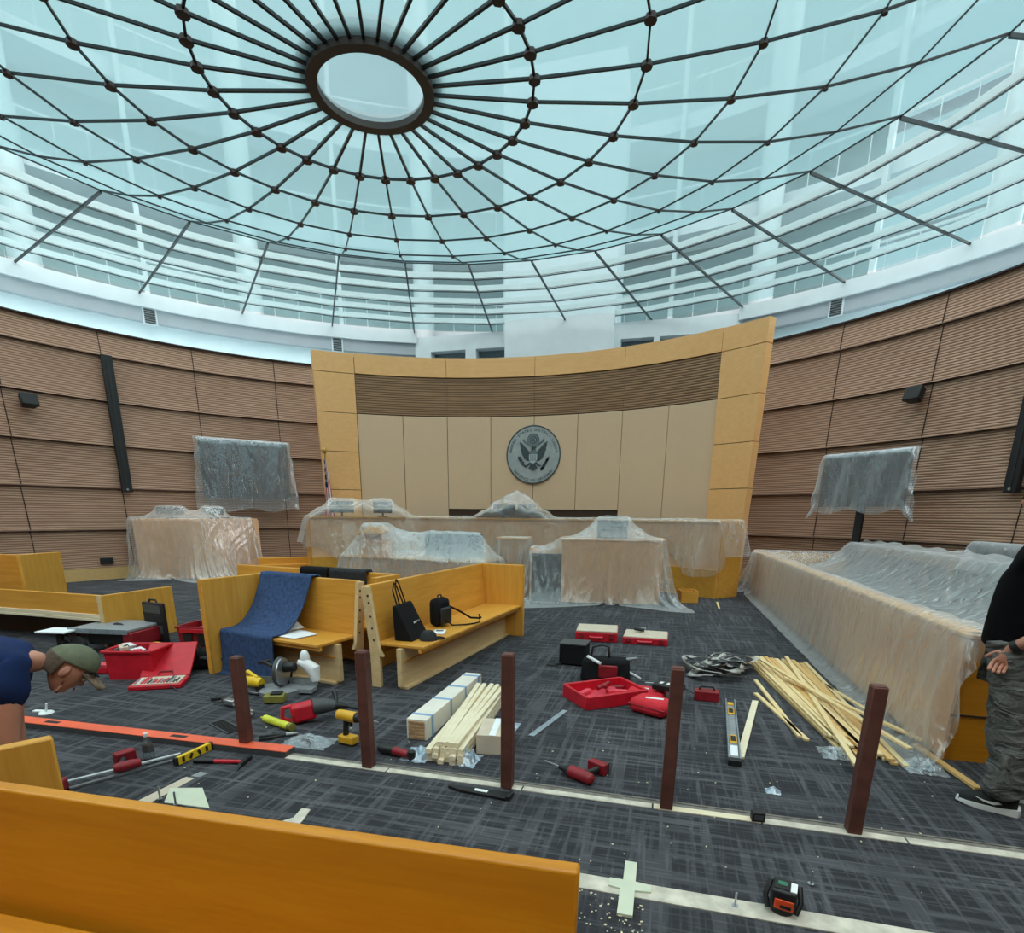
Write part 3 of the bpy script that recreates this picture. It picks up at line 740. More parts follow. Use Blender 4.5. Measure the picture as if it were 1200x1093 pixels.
# --- clerk's desk in front of the bench
cr = math.atan2(.325, 2.76)
ux, uy = math.cos(cr), math.sin(cr); vx, vy = -uy, ux
def cl(u, v, z): return (1.25+ux*u+vx*v, 3.66+uy*u+vy*v, z)
bx = furn('clerk_desk', 'tan clerk desk under clear plastic in front of the judge bench', 'desk', [
    ('front_panel', cl(1.62,.06,.64), (2.0,.06,1.26), cr, 'tan'), ('side_panel', cl(.0,.45,.55), (.06,.8,1.1), cr, 'tan'),
    ('side_panel', cl(2.6,.45,.64), (.06,.8,1.26), cr, 'maple'), ('low_front', cl(.32,.06,.5), (.62,.06,.98), cr, 'grey_dark'),
    ('worktop', cl(1.3,.5,.78), (2.5,.7,.04), cr, 'maple'), ('ledge', cl(1.62,.16,1.28), (2.06,.3,.04), cr, 'tan')])
mp = Vector(cl(1.62,.42,0)); monitor('wide monitor under the plastic of the clerk desk, at its peak', mp, cr, .62, .52, 1.04)
col2 = bx + [(mp.x, mp.y, 1.36, .33, .06, .36, cr), cl(1.0,.5,.95)+(.22,.2,.32,cr)]
P, rs = sheet(-1.0, 3.45, -1.25, 1.3, 1.85, 108, 62, cr, (1.25, 3.66))
P[...,2] += .04*np.sin(P[...,0]*9)*np.cos(P[...,1]*7)
P = drape(P, col2, 190, 5, seed=4, rest=(rs[0]*1.05, rs[1]*1.05), margin=.025, bend=.3)
P = folds(P, .030, 17, 6, 2.0, 0)
clothe('plastic_sheet', P, 'clear plastic sheet draped over the clerk desk, peaked over its monitor', group=PG)

# --- counsel table group left of centre
tr = R(-6)
def tl(u, v, z): return (-2.75+math.cos(tr)*u-math.sin(tr)*v, 3.15+math.sin(tr)*u+math.cos(tr)*v, z)
bx = furn('reporter_desk', 'low wooden desk under white plastic behind the pews', 'desk', [
    ('front_panel', tl(1.6,.05,.42), (3.3,.06,.80), tr, 'tan'), ('side_panel', tl(.0,.5,.42), (.05,.9,.80), tr, 'maple'), ('side_panel', tl(3.2,.5,.42), (.05,.9,.80), tr, 'maple'),
    ('worktop', tl(1.6,.5,.84), (3.4,1.0,.04), tr, 'maple')])
t = thing('desk_screen', 'large dark screen under white plastic on the reporter desk', 'screen', tl(2.35,.55,.86), tr)
b = MB(); b.box((0,0,.27), (1.3,.08,.46)); b.build('panel', 'screen', t, bevel=.01); b = MB(); b.box((0,.02,.02), (.4,.25,.04)); b.build('foot', 'black', t, bevel=.006)
t = thing('lectern', 'tall lectern under white plastic left of the court reporter desk', 'lectern', tl(.62,.35,0), tr)
b = MB(); b.box((0,0,.6), (.5,.36,.50+.68)); b.build('pedestal', 'tan', t, bevel=.006)
b = MB(); b.box((0,-.02,1.40), (.6,.46,.05), rot=Matrix.Rotation(tr*0,3,'Z') @ Matrix.Rotation(R(18),3,'X')); b.build('reading_top', 'maple', t, bevel=.006)
b = MB(); b.box((0,.02,1.27), (.44,.3,.2)); b.build('head', 'tan', t, bevel=.006)
col3 = bx + [tl(2.35,.55,1.13)+(.65,.06,.25,tr), tl(.62,.35,.75)+(.27,.2,.78,tr)]
P, rs = sheet(-1.0, 4.3, -1.0, 1.7, 1.75, 118, 60, tr, (-2.75, 3.15))
P[...,2] += .04*np.sin(P[...,0]*7)*np.cos(P[...,1]*8)
P = drape(P, col3, 190, 5, seed=9, rest=(rs[0]*1.06, rs[1]*1.06), margin=.025, bend=.3)
P = folds(P, .028, 19, 7, 2.5, 0)
clothe('plastic_sheet', P, 'milky plastic sheet hanging off the lectern and reporter desk behind the pews', mat='poly_blue', group=PG)
# small cabinet between the two desks
bx = furn('side_cabinet', 'small tan cabinet under bunched plastic between the two draped desks', 'cabinet', [('body', (.72,4.35,.62), (.62,.5,1.24), R(4), 'tan'), ('top', (.72,4.35,1.26), (.68,.56,.04), R(4), 'maple')])
P, rs = sheet(-.75, .85, -.7, .7, 1.6, 44, 40, R(4), (.74, 4.32))
P = drape(P, bx, 150, 5, seed=14, rest=(rs[0]*1.05, rs[1]*1.05))
clothe('plastic_sheet', P, 'short plastic sheet bunched over the small cabinet between the draped desks', mat='poly_blue', group=PG)
# pale wooden box and stick by the clerk desk
t = thing('wooden_tray', 'small open maple box on the carpet right of the clerk desk', 'box', (4.42,4.75,0), R(10))
for c, s in (((0,-.2,.12),(.34,.02,.24)), ((0,.2,.12),(.34,.02,.24)), ((-.17,0,.12),(.02,.38,.24)), ((.17,0,.12),(.02,.38,.24))):
    b = MB(); b.box(c, s); b.build('side', 'maple', t, bevel=.002)
b = MB(); b.box((0,0,.02),(.33,.38,.02)); b.build('bottom', 'raw_wood', t)
b = MB(); b.bar((5.02,4.75,.012), (4.99,3.86,.012), .035, .022); tag(b.build('wood_offcut', 'lumber', bevel=.002), 'thin pale stick lying on the carpet by the right end of the judge bench', 'stick')

# --- witness stand at far left
qa, qb, qc, qd = (-9.72,4.42), (-7.93,4.88), (-7.98,7.05), (-8.55,6.6)
t = thing('witness_stand', 'tan panelled witness stand under clear plastic at the left wall', 'witness stand', (0,0,0))
def vpanel(name, p, q, z0, z1, th, mt, par):
    b = MB(); p, q = Vector((p[0],p[1],0)), Vector((q[0],q[1],0)); mid = (p+q)/2
    b.bar((p.x,p.y,(z0+z1)/2), (q.x,q.y,(z0+z1)/2), th, z1-z0); return b.build(name, mt, par, bevel=.005)
vpanel('front_panel', qa, qb, 0, 1.53, .06, 'tan', t); vpanel('side_panel', qb, qc, 0, 1.53, .06, 'tan', t)
b = MB(); b.prism([qa, qb, qc, qd], 1.53, 1.57); b.build('top_shelf', 'tan', t)
pa, pb = Vector((qa[0],qa[1],0)), Vector((qb[0],qb[1],0)); wr = math.atan2(pb.y-pa.y, pb.x-pa.x)
boxes = []
for i in range(8):
    u0 = i/8; a_ = Vector((qa[0]+(qd[0]-qa[0])*u0, qa[1]+(qd[1]-qa[1])*u0, 0)); c_ = Vector((qb[0]+(qc[0]-qb[0])*u0, qb[1]+(qc[1]-qb[1])*u0, 0))
    mid = (a_+c_)/2; boxes.append((mid.x, mid.y, .785, (c_-a_).length/2, .2, .785, math.atan2(c_.y-a_.y, c_.x-a_.x)))
mpos = Vector((-9.0,4.95,0)); monitor('monitor under the plastic on the witness stand, left of its corner', mpos, wr, .75, .18, 1.57)
mpos2 = Vector((-8.2,5.6,0)); monitor('second monitor under the plastic on the witness stand, behind the corner', mpos2, wr+.5, .5, .18, 1.57)
boxes += [(mpos.x, mpos.y, 1.74, .38, .05, .13, wr), (mpos2.x, mpos2.y, 1.74, .26, .05, .13, wr+.5)]
P, rs = sheet(-1.5, 2.25, -1.95, 2.2, 2.0, 100, 110, wr+.1, (-8.72, 5.0))
P = drape(P, boxes, 190, 5, seed=21, rest=(rs[0]*1.04, rs[1]*1.04), margin=.03, bend=.3)
rad = np.hypot(P[...,0], P[...,1]); k_ = np.minimum(1, 10.93/rad); P[...,0] *= k_; P[...,1] *= k_
P = folds(P, .020, 14, 8, 1.5, 0)
clothe('plastic_sheet', P, 'clear plastic sheet over the witness stand, reaching the carpet by the left wall', group=PG)

# wooden steps between witness stand and bench
t = thing('platform_steps', 'low wooden steps between the witness stand and the judge bench', 'steps', (-6.0,5.95,0), R(42))
for i in range(3):
    b = MB(); b.span(-.9, .9, i*.26, .82, i*.17, (i+1)*.17); b.build('step', 'maple', t, bevel=.006)

# --- jury box along the right
t = thing('jury_box', 'long tan jury box under clear plastic along the right side', 'jury box', (0,0,0))
JX = 5.99
b = MB(); b.span(JX, JX+.07, -3.0, 7.15, 0, .93); b.build('front_panel', 'tan', t)
b = MB(); b.span(JX-.02, JX+.16, -3.02, 7.17, .93, .965); b.build('cap_rail', 'maple', t, bevel=.008)
b = MB(); b.span(JX+.02, 9.3, -3.0, -2.94, 0, .93); b.build('end_panel', 'maple_shaded', t)
b = MB(); b.span(JX+.02, 9.3, -3.02, -2.92, .93, .965); b.build('end_rail', 'maple', t, bevel=.006)
b = MB(); b.span(JX+.0, 9.28, -3.012, -3.0, .35, .36); b.build('panel_groove', 'seam', t)
b = MB(); b.span(JX+.02, 8.0, 7.09, 7.15, 0, .93); b.build('end_panel', 'maple', t)
b = MB(); b.span(JX+.9, 9.0, -2.9, 3.0, 0, .18); b.span(JX+.9, 7.9, 3.0, 5.5, 0, .18); b.build('riser', 'carpet', t)
jcol = [(JX+.06, 2.07, .48, .1, 5.1, .485, 0), (7.7, -2.97, .48, 1.58, .05, .485, 0), (7.0, 7.12, .48, .9, .04, .485, 0)]
chair0 = None
for row, (cx_, zz, ys_) in enumerate(((7.35, .18, [-2.3+.78*i for i in range(11)]), (8.75, .30, [-2.2+.8*i for i in range(8)]))):
    for cy_ in ys_:
        if math.hypot(cx_, cy_) > 10.2: continue
        if chair0 is None:
            chair0 = thing('jury_chair', 'x', 'chair', (cx_, cy_, zz), R(90), 'jury chairs under the plastic')
            b = MB(); b.box((0,0,.40), (.5,.5,.1)); b.build('seat', 'grey_cloth', chair0, bevel=.03)
            b = MB(); b.box((0,-.27,.66), (.52,.09,.56), rot=Matrix.Rotation(R(-8),3,'X')); b.build('backrest', 'grey_cloth', chair0, bevel=.03)
            b = MB(); b.cyl((0,0,.06), (0,0,.38), .04); b.build('column', 'black', chair0)
            b = MB()
            for q in range(5): b.bar((0,0,.06), (.28*math.cos(q*1.2566), .28*math.sin(q*1.2566), .03), .05, .04)
            b.build('base', 'black', chair0); o = chair0
        else: o = copy_tree(chair0)
        o.location = (cx_, cy_, zz)
        o['label'] = ['grey jury chair under the plastic in the front row behind the rail', 'grey jury chair under the plastic in the rear row against the wall'][row]
jcol += [(7.68, 1.5, .66, .10, 4.3, .56, 0), (9.08, .6, .74, .10, 3.4, .60, 0)]
P, rs = sheet(-1.20, 2.20, -5.25, 5.60, 1.42, 68, 220, 0, (JX+.1, 2.07))
pn = {(67, j): (P[67,j,0]-.05, P[67,j,1], 1.27+.02*math.sin(j*.35)) for j in range(220) if math.hypot(P[67,j,0], P[67,j,1]) < 10.8}
P[...,2] += .05*np.sin(P[...,1]*3.1+P[...,0]*2.2)
P = drape(P, jcol, 190, 5, seed=31, rest=(rs[0]*1.035, rs[1]*1.04), margin=.03, bend=.3, pins=pn)
rad = np.hypot(P[...,0], P[...,1]); k_ = np.minimum(1, 10.88/rad); P[...,0] *= k_; P[...,1] *= k_
P = folds(P, .032, 40, 9, 4.0, 1)
clothe('plastic_sheet', P, 'clear plastic sheet over the front of the jury box, its hem trailing on the carpet', group=PG)
P, rs = sheet(-.75, 1.5, -4.2, 3.9, 1.75, 50, 120, 0, (8.55, 1.2))
P[...,2] += .05*np.sin(P[...,1]*3.3+P[...,0]*2.2)
P = drape(P, jcol, 150, 5, seed=37, rest=(rs[0]*1.04, rs[1]*1.04), margin=.045, bend=.3)
rad = np.hypot(P[...,0], P[...,1]); k_ = np.minimum(1, 10.85/rad); P[...,0] *= k_; P[...,1] *= k_
clothe('plastic_sheet', P, 'milky plastic sheet over the rear jury chairs beside the right wall', mat='poly_blue', group=PG)

# ================================================================== televisions under plastic
def television(label, plabel, p, rz, w, h, zc, stand, side):
    t = thing('television', label, 'television', (p[0],p[1],0), rz, 'wall displays under plastic')
    b = MB(); b.box((0,0,zc), (w,.09,h)); b.build('case', 'black', t, bevel=.01)
    b = MB(); b.box((0,-.048,zc), (w-.05,.006,h-.05)); b.build('screen', 'screen', t)
    if stand:
        b = MB(); b.box((0,.09,zc/2), (.16,.08,zc)); b.build('pole', 'black_matte', t, bevel=.008)
        b = MB(); b.box((0,.0,.42), (1.2,.5,.05)); b.box((0,.05,.05), (1.2,.62,.08)); b.build('base', 'black_matte', t, bevel=.01)
    else:
        b = MB(); b.box((0,.14,zc), (.5,.2,.5)); b.build('wall_bracket', 'black_matte', t)
    # sheet: front, over the top, gathers at both ends
    n, m = 60, 46; Q = np.zeros((n, m, 3)); rng = np.random.default_rng(side+50)
    ph = rng.uniform(0, 6, 8)
    for i in range(n):
        u = i/(n-1)*2-1
        for j in range(m):
            v = j/(m-1)
            x = u*(w/2+.20); over = max(0, abs(x)-w/2)
            z = zc+h/2+.015 - v*(h+(.12 if side > 0 else .30)+.05*math.sin(u*7+ph[0])+ (.22*over/.2 if side > 0 else .05))
            y = -.105-.016*math.sin(x*9+v*4+ph[1])-.02*v*math.sin(x*5.3+ph[2])-.012*abs(math.sin(x*14+v*2))
            if over > 0:
                k_ = over/.2; y += .10*k_*k_ + .03*math.sin(v*16+ph[3])*k_; x = math.copysign(w/2+over*(.45+.75*v)+.015*math.sin(v*23+ph[4]), u); z -= .03*k_*(1-v)
            if v < .06: y += .16*(1-v/.06); z = max(z, zc+h/2+.02)
            Q[i,j] = (x, y, z)
    M_ = Matrix.Rotation(rz, 3, 'Z'); Q2 = np.array([[M_ @ Vector(q)+Vector((p[0],p[1],0)) for q in r_] for r_ in Q])
    clothe('plastic_sheet', Q2, plabel, mat='poly_blue', group=PG)
television('large dark display under plastic on the left wall above the witness stand', 'plastic sheet hung over the display on the left wall', (-8.12,6.98), R(48.5)+0, 2.35, 1.62, 2.95, False, 0)
television('dark display on a black stand under plastic beside the right wall', 'plastic sheet hung over the display on the stand by the right wall', (7.86,6.40), R(-49), 1.86, 1.12, 2.54, True, 1)
# ================================================================== posts, floor strips, beam
b = MB()
rng = random.Random(5)
x = 1.28
while x < 8.6:
    L = rng.uniform(.35, 1.1); b.span(x, x+L-.01, -4.365+rng.uniform(-.005,.01), -4.30, 0, .006, rng.choice([0,0,0,1])); x += L
struct('trim_30', b, ['concrete', 'trim_wood'], label='pale strip of bare floor where the railing stood', cat='floor strip')
b = MB(); b.span(1.2, 8.6, -4.298, -4.262, 0, .005); b.span(1.9, 8.6, -4.25, -4.235, 0, .004)
struct('trim_31', b, 'concrete_dark', label='grey glue line beside the pale floor strip', cat='floor strip')
b = MB(); b.span(3.2, 8.6, -5.235, -5.13, 0, .006); b.span(3.2, 8.6, -5.128, -5.12, 0, .004)
struct('trim_32', b, 'concrete', label='pale bare floor strip under the laser level', cat='floor strip')
PL = ['red brown square post, furthest left of the row, rising from the orange beam', 'red brown square post, second from the left, beside the yellow drill', 'red brown square post between the moulding stack and the flat bar', 'red brown square post in front of the red soft cases', 'red brown square post furthest right, in front of the pine pile']
for (px, py, h, lx), lab in zip(((.88,-4.27,.72,0), (1.94,-4.31,.85,0), (2.97,-4.33,.91,0), (3.99,-4.32,.90,0), (5.03,-4.31,.88,0)), PL):
    t = thing('rail_post', lab, 'post', (px,py,0), 0, 'railing posts')
    z0 = .052 if h < .8 else .006
    b = MB(); b.span(-.038,.038,-.038,.038, z0, h); b.build('shaft', 'post', t, bevel=.006)
    b = MB(); b.span(-.032,.032,-.032,.032, h, h+.004); b.build('cut_top', 'post', t)
t = thing('box_beam', 'long orange beam lying on the carpet beside the bending worker', 'beam', (-.32,-4.345,0), R(2.0))
b = MB(); b.span(-1.6, 1.6, -.055, .055, 0, .042); b.build('body', 'grey_dark', t, bevel=.003)
b = MB(); b.span(-1.6, 1.6, -.057, .057, .042, .050); b.build('top_face', 'orange', t, bevel=.002)
for xx in (-.62, .62): b = MB(); b.span(xx-.07, xx+.07, -.02, .02, .050, .0515); b.build('slot', 'black', t)

# ================================================================== hand tools
def drill(name, label, loc, rz, body, accent, lying, bitlen=.09, s=1.0, roll=0.0, group=None):
    """pistol drill: barrel along local +x, grip down -z when standing"""
    rot = (R(90)*lying, 0, rz) if not roll else (roll, 0, rz)
    t = thing(name, label, 'drill', loc, 0, group, rot=rot); t.scale = (s,s,s)
    b = MB(); b.cyl((-.09,0,0),(.05,0,0),.036,.038,16); b.ell((-.09,0,0),(.03,.036,.036)); b.build('motor_housing', body, t)
    b = MB(); b.cyl((.05,0,0),(.085,0,0),.036,.028,16); b.build('gear_case', 'black', t)
    b = MB(); b.cyl((.085,0,0),(.135,0,0),.022,.016,14); b.build('chuck', 'steel' if accent == 'gold' else 'black', t)
    b = MB(); b.cyl((.135,0,0),(.135+bitlen,0,0),.005,.0035,8); b.build('bit', 'steel', t)
    b = MB(); b.tube([(-.035,0,-.02),(-.045,0,-.08),(-.05,0,-.135)], [.025,.021,.023], 12, flat=.8); b.build('grip', 'black', t)
    b = MB(); b.box((.0,0,-.055),(.018,.016,.035)); b.build('trigger', 'red_dark' if body != 'gold' else 'black', t, bevel=.003)
    b = MB(); b.box((-.03,0,-.165),(.125,.072,.055)); b.build('battery', accent, t, bevel=.008)
    b = MB(); b.box((-.03,0,-.197),(.118,.066,.012)); b.build('battery_base', 'black', t, bevel=.004)
    return t
drill('cordless_drill', 'yellow and black cordless drill standing on its battery beside a post', (1.62,-3.995,.204*1.15), R(-10), 'gold', 'gold', 0, .10, 1.15)
drill('cordless_drill', 'red and black cordless drill lying on open carpet near the floor strip', (3.40,-4.10,.045), R(150), 'red_dark', 'red_dark', -1, .12, 1.15)
# caulking gun on the near carpet
t = thing('caulking_gun', 'red and black cordless caulking gun with a long rod, beside the water bottle', 'caulking gun', (.37,-4.87,.05), R(62))
b = MB(); b.tube([(-.05,0,0),(-.01,0,.0),(.06,0,.0),(.11,0,.0)], [.025,.036,.034,.026], 12); b.build('motor_housing', 'red_dark', t)
b = MB(); b.cyl((-.36,0,0),(.36,0,-.02),.011,n=10); b.build('rod', 'steel', t)
b = MB(); b.cyl((-.36,.0,-.02),(-.36,0,.025),.004,n=8); b.cyl((-.36,0,-.045),(-.36,0,-.035),.045,.04,16); b.build('plunger', 'steel', t)
b = MB(); b.tube([(.0,.03,0),(.03,.09,.0),(.04,.15,-.005)], [.024,.02,.022], 10); b.build('grip', 'black', t)
b = MB(); b.box((.06,.19,.0),(.13,.07,.08), rot=Matrix.Rotation(.2,3,'Z')); b.build('battery', 'red_dark', t, bevel=.01)
b = MB(); b.tube([(.12,.03,-.01),(.2,.05,-.02),(.26,.045,-.03)], .012, 8); b.build('trigger_guard', 'black', t)
b = MB(); b.bar((-.3,-.03,-.04),(.34,-.03,-.04),.03,.012); b.build('carriage', 'steel', t)
# red tool peeping past the pew end
t = thing('impact_driver', 'red tool lying just right of the pew end panel', 'power tool', (.20,-5.19,.045), R(30))
b = MB(); b.box((0,0,.0),(.12,.08,.08)); b.build('battery', 'red_dark', t, bevel=.012)
b = MB(); b.cyl((-.05,.02,.02),(-.2,.04,.02),.03,.028); b.build('grip', 'black', t)
# bottle
t = thing('water_bottle', 'small clear water bottle with a white cap standing on the carpet', 'bottle', (.42,-4.70,0))
b = MB(); b.lathe([(0,.0),(.032,.002),(.035,.02),(.035,.06),(.032,.075),(.035,.09),(.035,.14),(.03,.165),(.014,.195),(.013,.212),(0,.212)], 18); b.build('shell', 'bottle', t)
b = MB(); b.lathe([(0,.212),(.016,.212),(.016,.236),(0,.236)], 16); b.build('cap', 'paper', t)
b = MB(); b.lathe([(.0355,.10),(.0358,.10),(.0358,.138),(.0355,.138)], 18); b.build('label', 'grey_dark', t)
# small yellow level
t = thing('spirit_level', 'short yellow and black level lying near the orange beam', 'spirit level', (.63,-4.52,.03), R(86))
b = MB(); b.box((0,0,0),(.30,.028,.058)); b.build('body', 'yellow', t, bevel=.003)
b = MB()
for sx in (-1,1): b.box((sx*.152,0,0),(.022,.032,.062))
b.build('end_cap', 'black', t, bevel=.003)
for i, (u, a) in enumerate(((-.10,.0),(-.035,.5),(.035,-.5),(.10,0))):
    b = MB(); b.box((u,-.0145,0),(.022,.002,.04), rot=Matrix.Rotation(a,3,'Y')); b.box((u,.0145,0),(.022,.002,.04), rot=Matrix.Rotation(a,3,'Y')); b.build('marking', 'black', t)
# hammer
t = thing('hammer', 'red and black handled hammer lying beside the short level', 'hammer', (.90,-4.555,.018), R(13))
b = MB(); b.tube([(-.20,0,0),(-.12,0,0),(-.05,0,0)], [.017,.016,.015], 10); b.build('grip', 'black', t)
b = MB(); b.tube([(-.05,0,0),(.06,0,0),(.15,0,0)], [.014,.015,.013], 10); b.build('handle', 'red', t)
b = MB(); b.box((.165,0,0),(.03,.10,.03)); b.cyl((.165,.05,0),(.165,.09,0),.019); b.hexa([(.152,-.05,-.012),(.178,-.05,-.012),(.16,-.12,-.022),(.174,-.12,-.022),(.152,-.05,.012),(.178,-.05,.012),(.16,-.12,-.016),(.174,-.12,-.016)]); b.build('head', 'black_matte', t, bevel=.003)
# green board and cards on the carpet
def flat(name, label, cat, poly, mat, z=.004):
    b = MB(); b.prism(poly, .001, z); return tag(b.build(name, mat), label, cat)
flat('board_sheet', 'pale green board lying on the carpet beyond the foreground pew', 'board', [(.98,-5.12),(1.30,-5.10),(1.06,-4.90),(.86,-4.96)], 'sheet_green', .006)
flat('paper_strip', 'long pale strip of paper beside the green board', 'paper', [(.80,-5.20),(.90,-5.17),(.90,-4.80),(.83,-4.80)], 'card')
flat('paper_strip', 'grey tag lying beyond the pale paper strip', 'paper', [(.85,-4.78),(.92,-4.78),(.93,-4.71),(.86,-4.71)], 'grey')
flat('wood_offcut', 'short pale board end just beyond the foreground pew top', 'board', [(1.78,-5.16),(1.94,-5.14),(1.93,-5.06),(1.90,-4.95),(1.84,-4.95),(1.86,-5.06)], 'concrete', .008)
for xy, lab in (((.93,-5.10),'upright bolt standing by the pale paper strip'), ((1.08,-5.13),'upright bolt standing on the pale green board')):
    t = thing('bolt', lab, 'bolt', (xy[0],xy[1],.006)); b = MB(); b.cyl((0,0,0),(0,0,.09),.006,n=8); b.build('shank', 'steel', t); b = MB(); b.cyl((0,0,0),(0,0,.008),.014,n=6); b.build('nut', 'steel', t)
# black floor grille
t = thing('floor_grille', 'black slotted floor grille lying on the carpet left of the first post', 'grille', (.41,-3.96,.006), R(-24))
b = MB(); 
for i in range(2): b.bar((-.17,-.06+i*.12,0),(.17,-.06+i*.12,0),.012,.01)
b.build('frame', 'grey_dark', t)
b = MB()
for i in range(12): b.bar((-.165+i*.03,-.06,0),(-.165+i*.03,.06,0),.014,.008)
b.build('slat', 'black', t)
# white fitting by the worker's hand
t = thing('floor_fitting', 'small white metal fitting on the carpet beyond the orange beam', 'fitting', (-1.36,-4.12,.0), .2)
b = MB(); b.cyl((0,0,0),(0,0,.012),.06,.05,14); b.build('foot', 'paper', t); b = MB(); b.cyl((0,0,.012),(.02,0,.09),.008); b.build('pin', 'paper', t); b = MB(); b.box((-.09,.02,.008),(.09,.04,.014)); b.build('tab', 'paper', t, bevel=.003)

# --- bundle, mouldings, carton
t = thing('lumber_bundle', 'pale bundle of boards tied with blue straps, left of the moulding stack', 'lumber bundle', (2.065,-3.07,0), R(90))
b = MB(); b.span(-.70,.70,-.085,.085,.004,.176); b.build('wrapper', 'wrap', t, bevel=.004)
for r_ in range(5):
    b = MB(); b.span(-.706,-.699,-.07,.07,.014+r_*.03,.04+r_*.03); b.build('board_end', 'end_grain', t, bevel=.004)
for u in (-.58,-.16,.22,.60): b = MB(); b.span(u-.018,u+.018,-.088,.088,.002,.179); b.build('strap', 'blue_strap', t)
rng = random.Random(3); mold = None
for r_ in range(4):
    for c_ in range(6 if r_ < 3 else 5):
        off = (c_-2.5+ (.5 if r_ == 3 else 0))*.048
        if mold is None:
            b = MB(); b.prism([(-.021,0),(.021,0),(.021,.030),(.008,.036),(-.008,.036),(-.021,.030)], -.74, .74, 'Y'); mold = tag(b.build('moulding_strip', 'trim_wood'), 'cream moulding strip in the stack before the middle post', 'moulding', 'cream mouldings in the stack'); o = mold
        else: o = mold.copy(); COL.objects.link(o)
        o.location = (2.385+off+rng.uniform(-.004,.004), -3.38+rng.uniform(-.03,.03)+(.05 if r_ == 3 else 0), .006+r_*.0375); o.rotation_euler = (0, 0, R(4)+(c_-2.5)*(-.022 if r_ == 3 else -.004))
        if r_ == 3: o['label'] = 'cream moulding strip on top of the stack before the middle post'
        else: o['label'] = 'cream moulding strip inside the stack before the middle post'
t = thing('carton', 'low pale cardboard carton right of the moulding stack', 'carton', (2.70,-3.70,0), R(8))
b = MB(); b.box((0,0,.08),(.24,.36,.155)); b.build('box_body', 'card', t, bevel=.004)
b = MB(); b.box((0,0,.159),(.05,.362,.002)); b.build('tape', 'paper', t)
def crumple(name, label, loc, sx, sy, h, mat, seed, cat='plastic bag', n=26):
    rg = np.random.default_rng(seed); P = np.zeros((n, n, 3)); ph = rg.uniform(0, 6, (8, 3))
    for i in range(n):
        for j in range(n):
            u, v = i/(n-1)*2-1, j/(n-1)*2-1; r_ = math.hypot(u, v)
            z = sum(math.sin(u*ph[k,0]*2+v*ph[k,1]*2+ph[k,2]) for k in range(8))/8
            P[i,j] = (loc[0]+sx*u*(1+.2*z), loc[1]+sy*v*(1-.2*z), .005+max(0, h*(.55+z)*max(0, 1-r_**2)))
    b = MB(); b.grid(P); return tag(b.build(name, mat, smooth=60), label, cat)
crumple('plastic_bag', 'pale blue plastic bag crumpled under the near left of the moulding stack', (2.20,-4.03), .10, .13, .10, 'blue_bag', 3)
crumple('plastic_bag', 'pale blue plastic bag crumpled under the near right of the moulding stack', (2.58,-4.02), .09, .11, .10, 'blue_bag', 5)
crumple('plastic_bag', 'flat blue and white plastic bag beyond the pale carton', (2.68,-3.30), .10, .11, .06, 'blue_bag', 6)
crumple('plastic_bag', 'clear plastic bag on the carpet in front of the yellow drill', (1.28,-4.05), .19, .12, .08, 'poly_bag', 7)
crumple('plastic_scrap', 'small crumpled blue wrapper alone on the carpet before the last post', (4.67,-3.92), .045, .04, .05, 'blue_bag', 8, 'wrapper', 12)
crumple('plastic_scrap', 'clear wrapper at the near left of the pine pile', (5.23,-3.13), .10, .12, .06, 'poly_bag', 9, 'wrapper', 18)
crumple('plastic_scrap', 'clear wrapper at the near right of the pine pile', (5.78,-3.22), .13, .14, .08, 'poly_bag', 10, 'wrapper', 18)
# oscillating tool
t = thing('oscillating_tool', 'red and black oscillating tool lying left of the moulding stack', 'power tool', (2.06,-4.10,.042), R(-12))
b = MB(); b.tube([(-.17,0,0),(-.12,0,0),(-.03,0,0)], [.032,.038,.034], 12); b.build('battery', 'black', t)
b = MB(); b.tube([(-.03,0,0),(.04,0,0),(.11,0,-.004)], [.034,.030,.028], 12); b.build('motor_housing', 'red_dark', t)
b = MB(); b.cyl((.13,0,.03),(.13,0,-.035),.03,.026,14); b.cyl((.10,0,0),(.13,0,0),.028); b.build('head', 'black', t)
# black trowel-like bar
t = thing('pry_bar', 'flat black bar with a white label, lying before the middle post', 'bar', (2.81,-4.46,.012), R(-4))
b = MB(); b.prism([(-.21,-.012),(-.12,-.035),(.20,-.045),(.225,-.03),(.225,.03),(.20,.045),(-.12,.02),(-.21,.012)], -.009, .009); b.build('blade', 'black_matte', t, bevel=.003)
b = MB(); b.box((.02,0,.0095),(.09,.03,.001)); b.build('sticker', 'paper', t)
b = MB(); b.box((.215,0,.008),(.03,.09,.03)); b.build('heel', 'black', t, bevel=.004)
b = MB(); b.bar((2.925,-3.44,.006),(3.09,-2.76,.006),.05,.008); tag(b.build('flat_bar', 'alu', bevel=.001), 'flat grey metal bar lying alone on the carpet', 'bar')

# --- tools heaped by the blanket pew
t = thing('rotary_hammer', 'big red and grey rotary hammer lying in front of the blanket pew', 'power tool', (1.05,-3.62,.10), R(38))
b = MB(); b.box((-.10,0,0),(.20,.12,.16), rot=Matrix.Rotation(R(-8),3,'Y')); b.build('motor_housing', 'red', t, bevel=.03)
b = MB(); b.tube([(-.02,0,.03),(.10,0,.03),(.16,0,.02)], [.075,.062,.045], 14); b.build('gear_case', 'grey_dark', t)
b = MB(); b.tube([(.16,0,.02),(.22,0,.01),(.27,0,.0)], [.04,.03,.022], 12); b.build('chuck', 'black', t)
b = MB(); b.cyl((.26,0,0),(.42,0,-.06),.012); b.build('bit', 'black', t)
b = MB(); b.tube([(-.19,0,.06),(-.26,.0,.05),(-.27,0,-.04),(-.2,0,-.075)], .02, 10); b.build('rear_handle', 'red', t)
